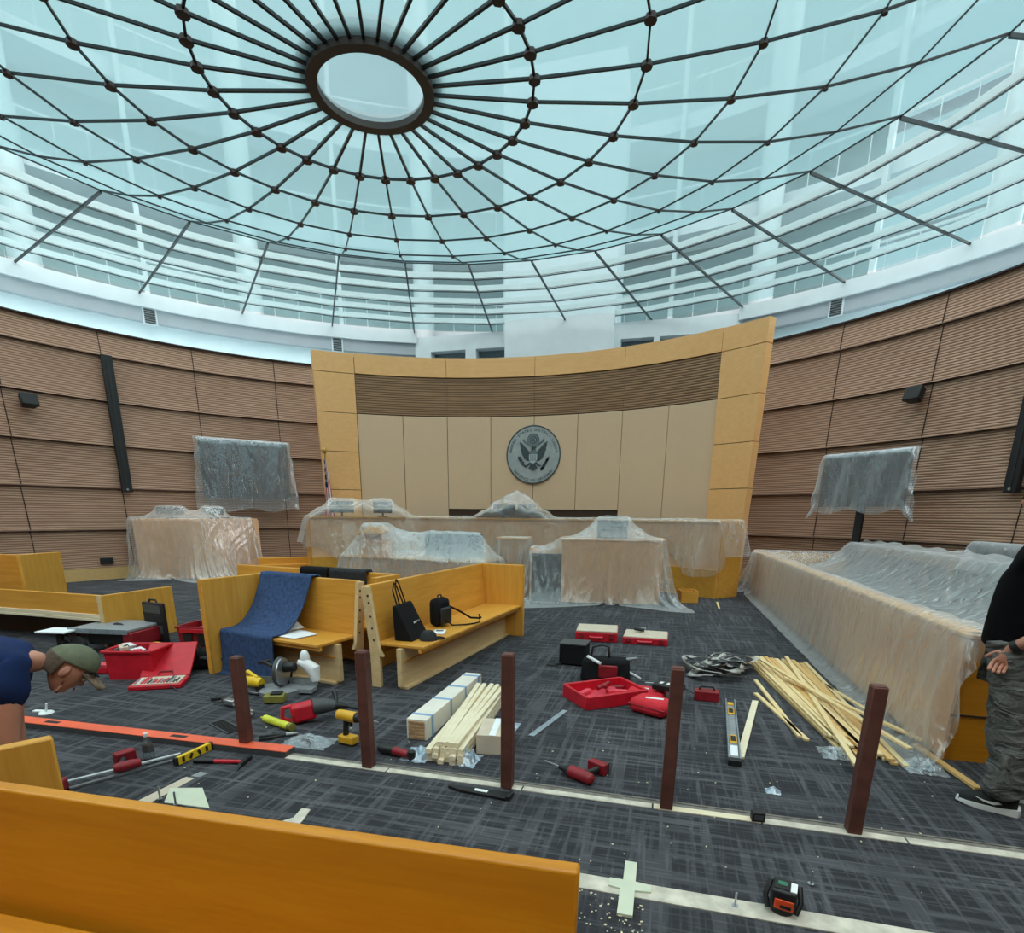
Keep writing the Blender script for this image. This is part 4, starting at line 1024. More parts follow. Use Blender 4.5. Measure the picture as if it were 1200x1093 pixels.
b = MB(); b.tube([(.17,0,.03),(.18,.06,.08),(.17,.10,.12)], [.02,.018,.022], 10); b.build('side_handle', 'black', t)
t = thing('foam_can', 'lime yellow tube lying in front of the red rotary hammer', 'tube', (.84,-3.83,.034), R(-18))
b = MB(); b.cyl((-.20,0,0),(.13,0,0),.033,n=18); b.build('tube_body', 'lime', t, bevel=.003)
b = MB(); b.cyl((-.20,0,0),(-.215,0,0),.026,.012,14); b.cyl((-.215,0,0),(-.26,0,0),.008,.005,8); b.build('nozzle', 'lime', t)
b = MB(); b.cyl((.13,0,0),(.17,0,0),.034,n=18); b.build('end_cap', 'olive', t)
t = thing('pliers', 'black handled pliers lying by the clear plastic bag', 'pliers', (1.02,-3.99,.016), R(38))
for sg in (-1,1):
    b = MB(); b.tube([(0,0,0),(-.08,sg*.025,0),(-.20,sg*.03,0)], [.008,.011,.011], 8); b.build('handle', 'black', t)
b = MB(); b.tube([(0,0,0),(.05,0,0),(.09,0,0)], [.016,.014,.005], 8); b.build('jaw', 'steel', t)
t = thing('mitre_saw', 'yellow and black mitre saw with a white dust bag, before the blanket pew', 'mitre saw', (.25,-3.03,0), R(10))
b = MB(); b.lathe([(0,.0),(.2,.0),(.21,.05),(.17,.07),(0,.07)], 26); b.span(-.34,.34,-.05,.09,.02,.06); b.build('base', 'grey', t)
b = MB(); b.span(-.34,-.05,.09,.12,.06,.13); b.span(.05,.34,.09,.12,.06,.13); b.build('fence', 'steel', t)
b = MB(); b.tube([(.0,.12,.06),(.0,.2,.2),(-.02,.1,.27)], [.05,.045,.04], 10); b.build('arm', 'black_matte', t)
b = MB(); b.cyl((.035,.0,.22),(.05,.0,.22),.14,n=26); b.build('blade', 'steel', t)
b = MB(); b.cyl((.0,.0,.22),(.035,0,.22),.15,.145,24); b.build('blade_guard', 'grey_dark', t, bevel=.006)
b = MB(); b.cyl((.05,.02,.26),(.16,.02,.27),.05,.046,14); b.build('motor', 'black', t)
b = MB(); b.tube([(-.01,-.1,.3),(-.12,-.05,.33),(-.2,.0,.3),(-.1,.05,.32)], .017, 8); b.build('handle', 'black', t)
b = MB(); b.tube([(.16,.08,.30),(.22,.12,.28),(.30,.12,.22),(.33,.10,.10)], [.03,.075,.09,.05], 12, flat=.8); b.ell((.22,.12,.33),(.05,.05,.09)); b.build('dust_bag', 'paper', t)
t = thing('jigsaw', 'yellow corded power tool lying against the left of the mitre saw', 'power tool', (-.02,-3.12,.10), R(-10))
b = MB(); b.tube([(-.18,0,0),(-.08,0,.02),(.08,0,.03),(.15,0,.02)], [.045,.055,.06,.045], 12); b.build('motor_housing', 'yellow', t)
b = MB(); b.tube([(-.14,0,.06),(-.02,0,.12),(.1,0,.07)], .02, 10); b.build('handle', 'yellow', t)
b = MB(); b.box((.02,0,-.075),(.24,.10,.02)); b.build('shoe_plate', 'steel', t, bevel=.003)
b = MB(); b.box((.12,0,-.03),(.06,.07,.09)); b.build('nose', 'black', t, bevel=.01)
t = thing('battery_charger', 'squat olive and black charger on the carpet before the mitre saw', 'charger', (.39,-3.30,0), R(24))
b = MB(); b.box((0,0,.045),(.19,.12,.08)); b.build('case', 'olive', t, bevel=.014); b = MB(); b.box((.02,0,.092),(.1,.09,.02)); b.build('cradle', 'black', t, bevel=.004)
t = thing('angle_clamp', 'silver clamp with a black handle lying left of the first post top', 'clamp', (.13,-3.55,.03), R(-8))
b = MB(); b.bar((-.14,.03,.0),(.30,-.05,.0),.03,.02); b.build('bar', 'steel', t, bevel=.003)
b = MB(); b.tube([(-.14,.03,.0),(-.20,.06,.02),(-.32,.04,.0)], [.014,.018,.016], 8); b.build('handle', 'black', t)
b = MB(); b.box((-.05,.02,.02),(.12,.07,.05)); b.build('jaw', 'steel', t, bevel=.01)
b = MB(); b.box((.25,-.09,.0),(.24,.05,.02), rot=Matrix.Rotation(-.3,3,'Z')); b.build('fixed_jaw', 'steel', t, bevel=.005)

# --- red boxes at far left
def tub(name, label, loc, rz, w, d, h, mat, windows=True, cat='tote'):
    t = thing(name, label, cat, loc, rz); tp = 1.06; th = .012
    b = MB()
    for (x0,y0),(x1,y1) in (((-1,-1),(1,-1)),((1,-1),(1,1)),((1,1),(-1,1)),((-1,1),(-1,-1))):
        P = [(x0*w/2,y0*d/2,0),(x1*w/2,y1*d/2,0),(x0*w/2*.96,y0*d/2*.96,0),(x1*w/2*.96,y1*d/2*.96,0),(x0*w/2*tp,y0*d/2*tp,h),(x1*w/2*tp,y1*d/2*tp,h),(x0*w/2*tp*.96,y0*d/2*tp*.96,h),(x1*w/2*tp*.96,y1*d/2*tp*.96,h)]
        b.hexa(P)
    b.span(-w/2,w/2,-d/2,d/2,0,.012); b.build('tub', mat, t)
    b = MB()
    W, D = w/2*tp+.012, d/2*tp+.012
    for p, q in (((-W,-D),(W,-D)),((W,-D),(W,D)),((W,D),(-W,D)),((-W,D),(-W,-D))): b.bar((p[0],p[1],h),(q[0],q[1],h),.03,.025)
    b.build('rim', mat, t, bevel=.005)
    return t
t = tub('storage_tote', 'red plastic tote heaped with supplies beside the open red case', (-1.60,-2.93,0), R(17), .46, .36, .31, 'red')
b = MB(); b.box((-.262,0,.20),(.012,.16,.09)); b.build('handle_recess', 'red_dark', t, bevel=.01)
b = MB(); b.tube([(-.275,-.08,.22),(-.295,-.05,.16),(-.295,.05,.16),(-.275,.08,.22)], .012, 8); b.build('handle', 'red', t)
# contents: separate items lying in the tote
rng = random.Random(11)
for i in range(6):
    p = Vector((rng.uniform(-.17,.17), rng.uniform(-.1,.1), 0)); p.rotate(Euler((0,0,R(17))))
    b = MB(); b.box((0,0,0),(.14,.08,.04), rot=Euler((rng.uniform(-.4,.4),rng.uniform(-.4,.4),rng.uniform(0,3))).to_matrix())
    o = b.build('supply_packet', ['paper','red_tray','grey','paper','grey_dark','card'][i], bevel=.006, loc=(-1.60+p.x,-2.93+p.y,.275+.012*i))
    tag(o, 'small packet in the heap filling the red tote', 'packet', 'packets in the red tote')
b = MB(); b.span(-.23,.23,-.16,.16,.012,.25); o = b.build('tote_load', 'grey_dark', loc=(-1.60,-2.93,0), rot=(0,0,R(17))); tag(o, 'dark bundled supplies packed in the red tote beneath the packets', 'supplies')
t = thing('parts_box', 'small red box on the carpet left of the red tote', 'box', (-2.10,-2.96,0), R(10))
b = MB(); b.box((0,0,.045),(.20,.13,.08)); b.build('base', 'red', t, bevel=.008); b = MB(); b.box((0,0,.095),(.20,.13,.018)); b.build('lid', 'red_tray', t, bevel=.004)
t = tub('slotted_crate', 'red slotted crate behind the raised red case lid', (-1.78,-1.72,0), R(8), .56, .40, .33, 'red_dark', cat='crate')
for u in (-.16,.04,.2):
    b = MB(); b.box((u,-.222,.17),(.12,.012,.16)); b.build('slot', 'black', t, bevel=.012)
b = MB(); b.box((0,-.235,.29),(.5,.02,.06)); b.build('front_band', 'red', t, bevel=.006)
b = MB(); b.box((0,0,.22),(.48,.34,.12)); o = b.build('tool_pouch', 'red_cloth', bevel=.03, loc=(-1.78,-1.72,.0), rot=(0,0,R(8))); tag(o, 'red fabric pouch filling the slotted crate', 'pouch')
t = thing('tool_case', 'red case lying open on the carpet with its lid propped up', 'case', (-1.10,-3.17,0), R(30))
b = MB(); b.span(-.24,.24,-.17,.17,0,.05); b.build('tray', 'red', t, bevel=.012)
b = MB(); b.span(-.21,.21,-.14,.14,.05,.058); b.build('foam_insert', 'card', t)
rng = random.Random(9)
for i in range(14): b = MB(); b.bar((-.19+i*.029,-.12,.062),(-.19+i*.029+rng.uniform(-.01,.01),rng.uniform(-.02,.12),.062),.012,.012); b.build('accessory', rng.choice(['red_tray','grey','paper','grey_dark']), t)
t2 = MB(); t2.hexa([(-.24,.18,.03),(.24,.18,.03),(-.24,.62,.30),(.24,.62,.30),(-.24,.17,.055),(.24,.17,.055),(-.24,.605,.325),(.24,.605,.325)]); lid = t2.build('lid', 'red', t, bevel=.008)
b = MB(); b.tube([(-.07,.185,.06),(-.06,.22,.09),(.06,.22,.09),(.07,.185,.06)], .012, 8); b.build('lid_handle', 'red_dark', lid)
b = MB(); b.tube([(.14,-.17,.03),(.2,-.22,.015),(.22,-.27,.01)], .007, 6); b.build('latch_strap', 'black', t)
t = thing('tool_bag', 'black bag holding up the red case lid', 'bag', (-1.32,-2.52,0), R(30))
b = MB(); b.box((0,0,.11),(.5,.3,.2)); b.build('bag_body', 'black_cloth', t, bevel=.05); b = MB(); b.tube([(-.12,0,.21),(-.08,0,.26),(.08,0,.26),(.12,0,.21)], .012, 8); b.build('handle', 'black', t)
# table saw
t = thing('table_saw', 'jobsite table saw with a grey top on black wheeled legs at left', 'table saw', (-2.95,-2.02,0), R(8))
b = MB(); b.span(-.40,.42,-.32,.32,.285,.32); b.build('table_top', 'grey', t, bevel=.006)
b = MB(); b.span(-.40,.42,-.335,-.318,.262,.33); b.build('front_rail', 'alu', t, bevel=.004)
b = MB(); b.span(-.22,.30,-.25,.25,.10,.284); b.build('cabinet', 'black', t, bevel=.02)
b = MB(); b.prism([(-.06,0),(.10,0),(.07,.022),(0,.03),(-.04,.02)], -.003,.003,'Y', xf=Matrix.Translation((.02,-.02,.32))); b.build('blade', 'grey_dark', t)
b = MB(); b.span(.34,.46,-.32,.32,.10,.28); b.build('side_panel', 'red_dark', t, bevel=.01)
for sx,sy in ((-.34,-.28),(-.34,.28),(.34,-.28),(.34,.28)): b = MB(); b.tube([(sx*.9,sy*.9,.28),(sx*1.15,sy*1.1,.03)], .02, 8); b.build('leg', 'black_matte', t)
for sx in (-.30,): b = MB(); b.cyl((sx,-.33,.11),(sx,-.28,.11),.105,n=20); b.cyl((sx,-.335,.11),(sx,-.33,.11),.05,n=16); b.build('wheel', 'grey_dark', t)
b = MB(); b.cyl((-.44,-.30,.24),(-.50,-.30,.24),.04,n=14); b.build('knob', 'steel', t)
t = thing('work_stand', 'small stand with a white square top on a black leg, left of the table saw', 'stand', (-3.36,-2.46,0), .2)
b = MB(); b.span(-.19,.19,-.14,.14,.29,.31); b.build('top_plate', 'paper', t, bevel=.003); b = MB(); b.cyl((0,0,.02),(0,0,.29),.045,.04); b.build('column', 'black_matte', t)
b = MB(); b.box((0,0,.012),(.26,.2,.024)); b.build('foot', 'black', t, bevel=.005); b = MB(); b.cyl((.05,-.02,.14),(.09,-.02,.14),.04); b.build('knob', 'black', t)
t = thing('tool_organizer', 'black tool organiser standing open on edge behind the red tote', 'organiser', (-2.62,-1.74,0), R(-10))
b = MB(); b.span(-.20,.20,-.03,.03,0,.585); b.build('shell', 'black', t, bevel=.012)
for r_ in range(4):
    b = MB(); b.span(-.17,.17,-.036,-.031,.04+r_*.135,.15+r_*.135); b.build('compartment', 'grey_dark' if r_ % 2 else 'black_matte', t, bevel=.006)
b = MB(); b.tube([(-.08,0,.585),(-.06,0,.62),(.06,0,.62),(.08,0,.585)], .012, 8); b.build('handle', 'black', t)
t = thing('wooden_block', 'pale wooden block half hidden behind the red crate', 'block', (-2.70,-.70,0), .3)
b = MB(); b.box((0,0,.16),(.22,.2,.32)); b.build('body', 'maple', t, bevel=.008); b = MB(); b.box((0,0,.33),(.23,.21,.02)); b.build('top', 'raw_wood', t)
t = thing('safety_gear', 'yellow and black gear on the carpet between the red tote and crate', 'gear', (-2.05,-2.30,0), .5)
b = MB(); b.ell((0,0,.11),(.13,.10,.10)); b.build('shell', 'gold', t); b = MB(); b.tube([(-.12,-.04,.1),(0,-.13,.12),(.12,-.04,.1)], .02, 8); b.build('band', 'black', t)
t = thing('black_case', 'black rucksack standing behind the end of the blanket pew', 'bag', (-2.35,-.25,0), R(10))
b = MB(); b.box((0,0,.33),(.44,.26,.62)); b.build('bag_body', 'black_cloth', t, bevel=.07); b = MB(); b.box((0,-.15,.22),(.34,.06,.3)); b.build('front_pocket', 'black', t, bevel=.03)
t = thing('dolly', 'low dark wheeled dolly beside the end of the blanket pew', 'dolly', (-1.05,-2.42,0), R(5))
b = MB(); b.span(-.2,.22,-.16,.16,.13,.16); b.build('deck', 'grey_dark', t, bevel=.006)
for sx in (-.14,.16):
    for sy in (-.12,.12): b = MB(); b.cyl((sx,sy-.015,.05),(sx,sy+.015,.05),.05,n=14); b.cyl((sx,sy,.05),(sx,sy,.13),.012); b.build('caster', 'black', t)

# --- middle cluster
def organiser(label, loc, rz, w, d, h):
    t = thing('parts_organizer', label, 'organiser', loc, rz, 'red clear-lidded organisers')
    b = MB(); b.box((0,0,h*.4),(w,d,h*.8)); b.build('tray', 'red', t, bevel=.012)
    b = MB(); b.box((0,0,h*.87),(w*.97,d*.96,h*.16)); b.build('lid', 'card', t, bevel=.01)
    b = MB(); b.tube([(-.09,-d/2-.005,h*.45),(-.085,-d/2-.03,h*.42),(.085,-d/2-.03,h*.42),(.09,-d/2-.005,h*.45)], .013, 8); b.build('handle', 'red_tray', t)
    for sx in (-1,1): b = MB(); b.box((sx*w*.36,-d/2-.006,h*.5),(.07,.02,h*.5)); b.build('latch', 'red_dark', t, bevel=.005)
    return t
organiser('taller red organiser with a pale lid, left of the pair on open carpet', (3.00,.50,0), R(4), .60, .52, .17)
organiser('flatter red organiser with a pale lid and a small tool on top', (3.70,.50,0), R(-1), .62, .52, .12)
t = thing('screw_gun', 'small dark tool lying on the flatter red organiser', 'tool', (3.62,.55,.155), R(-30))
b = MB(); b.cyl((-.1,0,0),(.05,0,0),.024); b.build('barrel', 'black', t); b = MB(); b.tube([(-.03,0,0),(0,.12,.0)], .02, 8); b.build('grip', 'grey', t)
t = thing('cooler_bag', 'black square lunch bag on the carpet behind the open red case', 'bag', (2.90,-1.02,0), R(-4))
b = MB(); b.box((0,0,.13),(.32,.28,.25)); b.build('bag_body', 'black_cloth', t, bevel=.02); b = MB(); b.box((0,0,.262),(.33,.29,.02)); b.build('lid', 'grey_dark', t, bevel=.006)
b = MB(); b.tube([(-.14,-.14,.02),(-.22,-.2,.012),(-.28,-.22,.01),(-.16,-.24,.01)], .012, 8); b.build('strap', 'black', t)
t = thing('tool_bag', 'black and red open-mouth tool bag with a loop handle, behind the open red case', 'bag', (3.34,-1.62,0), R(2))
b = MB(); b.hexa([(x*.27*(1 if z < .1 else .92), y*.16*(1 if z < .1 else .7), z) for z in (.0,.25) for y in (-1,1) for x in (-1,1)]); b.build('bag_body', 'black_cloth', t, bevel=.04)
b = MB(); b.box((.03,-.145,.13),(.20,.03,.14)); b.build('front_pocket', 'red_dark', t, bevel=.012)
b = MB(); b.tube([(-.17,0,.25),(-.15,0,.36),(-.05,0,.39),(.02,0,.37),(.03,0,.25)], .014, 8); b.build('handle', 'black', t)
for a_, q_, m_ in (((-.2,-.05,.26),(-.05,-.16,.22),'paper'), ((.22,.0,.24),(.33,-.03,.27),'grey'), ((.24,-.06,.12),(.38,-.10,.06),'steel')):
    b = MB(); b.cyl(a_, q_, .02, .016, 8); b.build('tool_end', m_, t)
t = thing('tool_case', 'red moulded case lying open and empty in front of the black tool bag', 'case', (3.40,-2.30,0), R(38))
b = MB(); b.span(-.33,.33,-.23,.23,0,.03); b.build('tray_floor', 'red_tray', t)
b = MB()
for p, q in (((-.33,-.23),(.33,-.23)),((.33,-.23),(.33,.23)),((.33,.23),(-.33,.23)),((-.33,.23),(-.33,-.23))): b.bar((p[0],p[1],.065),(q[0],q[1],.065),.03,.13)
b.build('tray_wall', 'red', t, bevel=.008)
rng = random.Random(2)
for i in range(9):
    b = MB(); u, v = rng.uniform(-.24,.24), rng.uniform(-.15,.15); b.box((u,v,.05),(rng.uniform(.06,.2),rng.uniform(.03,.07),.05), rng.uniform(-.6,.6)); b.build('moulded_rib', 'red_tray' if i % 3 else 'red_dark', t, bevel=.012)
b = MB(); b.cyl((-.05,.05,.10),(.12,.12,.12),.02); b.cyl((.05,.09,.11),(.02,.02,.11),.018); b.build('nested_bit', 'red_dark', t)
t = thing('soft_case', 'red zipped soft case lying nearest the fourth post', 'soft case', (3.86,-2.58,0), R(-28))
b = MB(); b.box((0,0,.075),(.36,.26,.14)); b.build('case_body', 'red_cloth', t, bevel=.05); b = MB(); b.box((0,0,.085),(.365,.265,.012)); b.build('zip', 'red_dark', t, bevel=.004)
b = MB(); b.box((.02,.0,.1455),(.16,.04,.002), .4); b.build('white_mark', 'paper', t)
t = thing('soft_case', 'flatter red soft case behind the zipped one, beside the open red case', 'soft case', (3.80,-2.18,0), R(-10))
b = MB(); b.box((0,0,.055),(.36,.24,.10)); b.build('case_body', 'red_cloth', t, bevel=.035); b = MB(); b.box((-.03,0,.1065),(.09,.04,.002)); b.build('white_mark', 'paper', t)
t = thing('charger', 'black charger with pale labels lying on the red soft cases', 'charger', (4.00,-2.24,.13), R(-20))
b = MB(); b.box((0,0,.03),(.28,.16,.06)); b.build('case', 'black', t, bevel=.012)
for u in (-.07,.0,.07): b = MB(); b.box((u,0,.061),(.03,.06,.002)); b.build('label_patch', 'paper', t)
t = thing('screwdriver', 'red handled screwdriver lying on the carpet behind the fourth post', 'screwdriver', (3.95,-1.65,.016), R(2))
b = MB(); b.cyl((0,0,0),(.11,0,0),.016,.014,10); b.build('handle', 'red_dark', t); b = MB(); b.cyl((-.18,0,0),(0,0,0),.004,n=6); b.build('shaft', 'steel', t)
t = thing('toolbox', 'small dark red box with a black handle, right of the fourth post', 'box', (4.37,-2.04,0), R(-3))
b = MB(); b.box((0,0,.05),(.23,.12,.10)); b.build('box_body', 'red_dark', t, bevel=.008); b = MB(); b.tube([(-.07,0,.10),(-.06,0,.135),(.06,0,.135),(.07,0,.10)], .009, 8); b.build('handle', 'black', t)
b = MB(); b.tube([(-.12,-.03,.06),(-.2,-.02,.1),(-.28,-.1,.03)], .006, 6); b.build('hose', 'black', t)
# strap tangle
t = thing('ratchet_strap', 'tangled heap of grey webbing straps beside the pine pile', 'strap', (4.60,-.95,0))
rng = random.Random(21)
for i in range(10):
    cx_, cy_ = rng.uniform(-.18,.2), rng.uniform(-.25,.3); r0 = rng.uniform(.12,.28); a0 = rng.uniform(0,6.3); n = 22; pts = []
    for k in range(n):
        a = a0+k/(n-1)*rng.uniform(3.5,5.2); rr_ = r0*(1+.25*math.sin(a*2+i)); pts.append(Vector((cx_+rr_*math.cos(a)*1.1, cy_+rr_*math.sin(a)*1.2, .02+.02*i*.6+.05*abs(math.sin(a*1.5+i)))))
    b = MB(); V = []; 
    tw = rng.uniform(0,3)
    for k, p in enumerate(pts):
        d = (pts[min(k+1,n-1)]-pts[max(k-1,0)]).normalized(); s_ = d.cross(Vector((math.sin(tw+k*.15)*.8,.2,1))).normalized()*.032; V += [p+s_, p-s_]
    b.add(V, [(2*k,2*k+1,2*k+3,2*k+2) for k in range(n-1)]); b.build('loop', 'strap' if i % 3 else 'strap_dark', t, solid=.004)
b = MB(); b.bar((-.35,-.28,.03),(.05,.25,.16),.05,.03); b.build('ratchet_arm', 'strap', t, bevel=.004)
b = MB(); b.box((-.02,-.1,.07),(.10,.20,.05)); b.build('buckle', 'black_matte', t, bevel=.008)
# level
t = thing('spirit_level', 'grey aluminium level with yellow vials lying on open carpet', 'spirit level', (4.53,-2.82,.0), R(85.5))
b = MB(); b.span(-.74,.74,-.045,.045,.0,.008); b.span(-.74,.74,-.045,-.035,0,.045); b.span(-.74,.74,.035,.045,0,.045); b.build('beam', 'alu', t, bevel=.002)
b = MB(); b.span(-.70,.70,-.034,.034,.008,.022); b.build('web', 'grey', t)
for u in (-.28,.42): b = MB(); b.span(u-.09,u+.09,-.03,.03,.022,.03); v_ = b.build('vial_frame', 'gold', t, bevel=.003); b = MB(); b.span(u-.05,u+.05,-.018,.018,.03,.036); b.build('vial', 'black', v_)
b = MB(); b.span(-.62,-.42,-.028,.028,.022,.028); b.build('sticker', 'paper', t); b = MB(); b.span(-.76,-.70,-.046,.046,0,.046); b.build('end_cap', 'black', t, bevel=.003); b = MB(); b.span(.60,.68,-.025,.025,.022,.03); b.build('end_vial', 'gold', t)
b = MB(); b.bar((4.525,-3.43,.012),(4.83,-1.99,.012),.055,.02); tag(b.build('lumber_strip', 'trim_wood', bevel=.002), 'single cream strip lying beside the grey level', 'lumber strip')
# pine pile
rng = random.Random(17); GP = 'pine strips in the loose pile'
def stick(p, q, z0, z1, w, h, mat, label, group=GP):
    b = MB(); p, q = Vector(p), Vector(q); mid = (p+q)/2; d = q-p
    L = d.length; b.box((0,0,0),(L,w,h)); o = b.build('lumber_strip', mat, bevel=.002)
    o.location = (mid.x, mid.y, (z0+z1)/2); o.rotation_euler = (0, -math.atan2(z1-z0, L), math.atan2(d.y, d.x)); return tag(o, label, 'lumber strip', group)
for lay in range(3):
    n = (13, 10, 6)[lay]
    for i in range(n):
        u = (i+.5+lay*.35)/13.2
        fx, fy = 4.95+u*.74, -.32+u*.16+rng.uniform(-.10,.04); nx, ny = 5.24+u*.44+rng.uniform(-.02,.02), -2.95-u*.25+rng.uniform(-.15,.15)
        stick((fx,fy), (nx,ny), .012+lay*.023, .012+lay*.023, rng.uniform(.035,.05), .020, rng.choice(['lumber','lumber','lumber2']), ['pale pine strip in the bottom layer of the loose pile by the jury box','pale pine strip in the middle of the loose pile by the jury box','pale pine strip on top of the loose pile by the jury box'][lay])
stick((5.42,-.25),(5.27,-3.50), .082, .082, .042, .02, 'lumber', 'pine strip lying askew across the pile, its tip behind the last post', None)
stick((5.20,-1.35),(5.92,-2.86), .104, .08, .042, .02, 'lumber', 'pine strip crossing the pile toward the jury box', None)
stick((5.02,-.55),(5.72,-3.15), .127, .11, .04, .02, 'lumber', 'pine strip lying topmost along the pile', None)
stick((5.62,-1.10),(5.86,-2.2), .012, .012, .04, .02, 'lumber', 'short pine strip on the plastic hem beside the pile', None)
stick((4.94,-1.22),(5.05,-2.86), .012, .012, .04, .02, 'lumber', 'pine strip lying apart left of the pile, nearer to it', None)
stick((4.87,-1.72),(5.09,-2.92), .012, .012, .04, .02, 'lumber', 'pine strip lying apart left of the pile, farther from it', None)
stick((5.90,-2.78),(6.00,-3.52), .014, .014, .05, .02, 'lumber2', 'pale strip pointing at the standing worker', None)
# small black box on the strip, cross piece, laser
t = thing('laser_target', 'small black box sitting on the pale floor strip', 'box', (4.515,-4.335,.006), .1)
b = MB(); b.box((0,0,.03),(.075,.05,.06)); b.build('case', 'black', t, bevel=.006); b = MB(); b.box((0,-.027,.03),(.05,.004,.03)); b.build('window', 'grey_dark', t)
flat('board_cross', 'pale cross of board pieces lying over the near floor strip', 'board', [(3.775,-5.38),(3.845,-5.38),(3.845,-5.20),(3.92,-5.19),(3.92,-5.14),(3.845,-5.13),(3.845,-4.97),(3.785,-4.97),(3.785,-5.13),(3.72,-5.13),(3.72,-5.19),(3.775,-5.20)], 'sheet_green', .016)
t = thing('laser_level', 'black and orange laser level standing on the pale floor strip', 'laser level', (4.505,-5.14,.006), R(-14))
b = MB(); b.span(-.055,.055,-.05,.05,.02,.125); b.build('case', 'black', t, bevel=.012)
b = MB(); b.span(-.035,.045,-.057,-.049,.035,.085); b.build('front_panel', 'laser_orange', t, bevel=.006)
b = MB(); b.span(-.01,.035,-.059,-.056,.045,.06); b.build('front_mark', 'black', t)
b = MB(); b.span(-.045,.02,-.035,.045,.125,.131); p_ = b.build('top_panel', 'black_matte', t, bevel=.003); b = MB(); b.span(-.03,.01,-.01,.02,.131,.1325); b.build('button', 'screen_green', p_)
b = MB(); b.span(.024,.05,-.04,.03,.125,.13); b.build('top_label', 'paper', t)
b = MB(); b.tube([(-.058,-.04,.02),(-.075,-.02,.07),(-.062,.03,.12)], .012, 8); b.build('side_guard', 'black', t); b = MB(); b.tube([(.058,-.04,.02),(.072,-.02,.07),(.06,.03,.12)], .012, 8); b.build('side_guard', 'black', t)
b = MB(); b.cyl((0,0,0),(0,0,.02),.05,.045); b.build('foot', 'black', t)
for (xx, yy), lab in (((4.30,-5.17), 'steel pin standing in the near floor strip left of the laser level'), ((4.68,-4.90), 'steel pin standing on the carpet right of the laser level')):
    t = thing('bolt', lab, 'bolt', (xx,yy,.005)); b = MB(); b.cyl((0,0,0),(0,0,.07),.005,n=8); b.build('shank', 'steel', t); b = MB(); b.cyl((0,0,0),(0,0,.004),.015,n=10); b.build('washer', 'steel', t)
rng = random.Random(8); b = MB()
for i in range(150):
    xx, yy = (rng.uniform(3.5,3.9), rng.uniform(-5.5,-5.25)) if i < 70 else (rng.uniform(.6,5.8), rng.uniform(-5.2,-3.3))
    s_ = rng.uniform(.003,.008); b.box((xx,yy,.004),(s_*rng.uniform(1,2),s_,.004), rng.uniform(0,3))
o = b.build('sawdust', 'trim_wood', smooth=0); tag(o, 'pale crumbs and sawdust scattered on the carpet', 'debris', kind='stuff')

# ================================================================== things on the pews
# blue blanket
def on_pew(pw, box):
    c = pw.matrix_basis @ Vector(box[:3]); return (c.x, c.y, c.z, box[3], box[4], box[5], pw.rotation_euler.z)
pews = [o for o in bpy.data.objects if o.name.startswith('pew') and o.parent is None]
pw1, pw2, pw3 = pews[0], pews[1], pews[2]
bx = [on_pew(pw1, (.735, .06, .68, .735, .045, .37)), on_pew(pw1, (.735, -.27, .45, .735, .30, .02)), on_pew(pw1, (-.03, -.3, .52, .03, .42, .525)), on_pew(pw1, (.735,-.31,.22,.7,.03,.22))]
P, rs = sheet(.20, .80, -1.10, .42, 1.16, 60, 104, pw1.rotation_euler.z, (pw1.location.x, pw1.location.y))
lu = np.linspace(0, 1, 60)[:,None]; lv = np.linspace(0, 1, 104)[None,:]
P[...,2] += .045*np.abs(np.sin(lu*9.5+lv*.8))
sp_ = (1-lv)**1.6; P[...,0] += -.26*sp_*(1.2-lu)+.05*np.sin(lv*7)*(1-lv)
P = drape(P, bx, 210, 5, seed=41, rest=(rs[0]*1.42, rs[1]*1.0), mu=.8, bend=.35, margin=.022)
b = MB(); b.grid(P); o = b.build('moving_blanket', 'blanket', smooth=180, solid=.014); tag(o, 'blue quilted moving blanket thrown over the short pew', 'blanket')
bx3 = [on_pew(pw3, (1.3, .06, .68, 1.3, .045, .37)), on_pew(pw3, (1.3, -.26, .45, 1.3, .28, .02))]
for (u0, u1, n_, lab, mt, lf) in ((1.22, 1.66, 30, 'black coat hanging over the rear pew back, nearer the blanket', 'black_cloth', -.50), (1.70, 2.25, 36, 'dark grey coat folded over the rear pew back beside the black one', 'grey_cloth', -.26)):
    P, rs = sheet(u0, u1, lf, .40, 1.13, n_, 56, pw3.rotation_euler.z, (pw3.location.x, pw3.location.y))
    P = drape(P, bx3, 130, 5, seed=43, rest=(rs[0]*1.05, rs[1]), mu=.8, bend=.3, margin=.02)
    b = MB(); b.grid(P); o = b.build('coat', mt, smooth=180, solid=.03); tag(o, lab, 'coat')
def at_pew(pw, p): q = pw.matrix_basis @ Vector(p); return (q.x, q.y, q.z)
# papers on the blanket pew
for k_, (poly, lab) in enumerate(((((.62,-.50),(1.08,-.50),(1.12,-.22),(.72,-.16)), 'white plan sheet lying on the seat of the blanket pew'), (((.56,-.38),(.80,-.34),(.82,-.12),(.60,-.10)), 'curled white plan sheet tilted against the blanket'))):
    n = 12; Pq = np.zeros((n, n, 3))
    for i in range(n):
        for j in range(n):
            u, v = i/(n-1), j/(n-1); a_ = Vector(poly[0]).lerp(Vector(poly[1]), u); c_ = Vector(poly[3]).lerp(Vector(poly[2]), u); p = a_.lerp(c_, v)
            zz = .477 + (.004+.012*u*(1-u)*4*v if k_ == 0 else .03+.15*v*(1-u)*(1-.3*v))
            Pq[i,j] = at_pew(pw1, (p.x, p.y, zz))
    b = MB(); b.grid(Pq); tag(b.build('plan_sheet', 'paper', smooth=180, solid=.002), lab, 'paper')
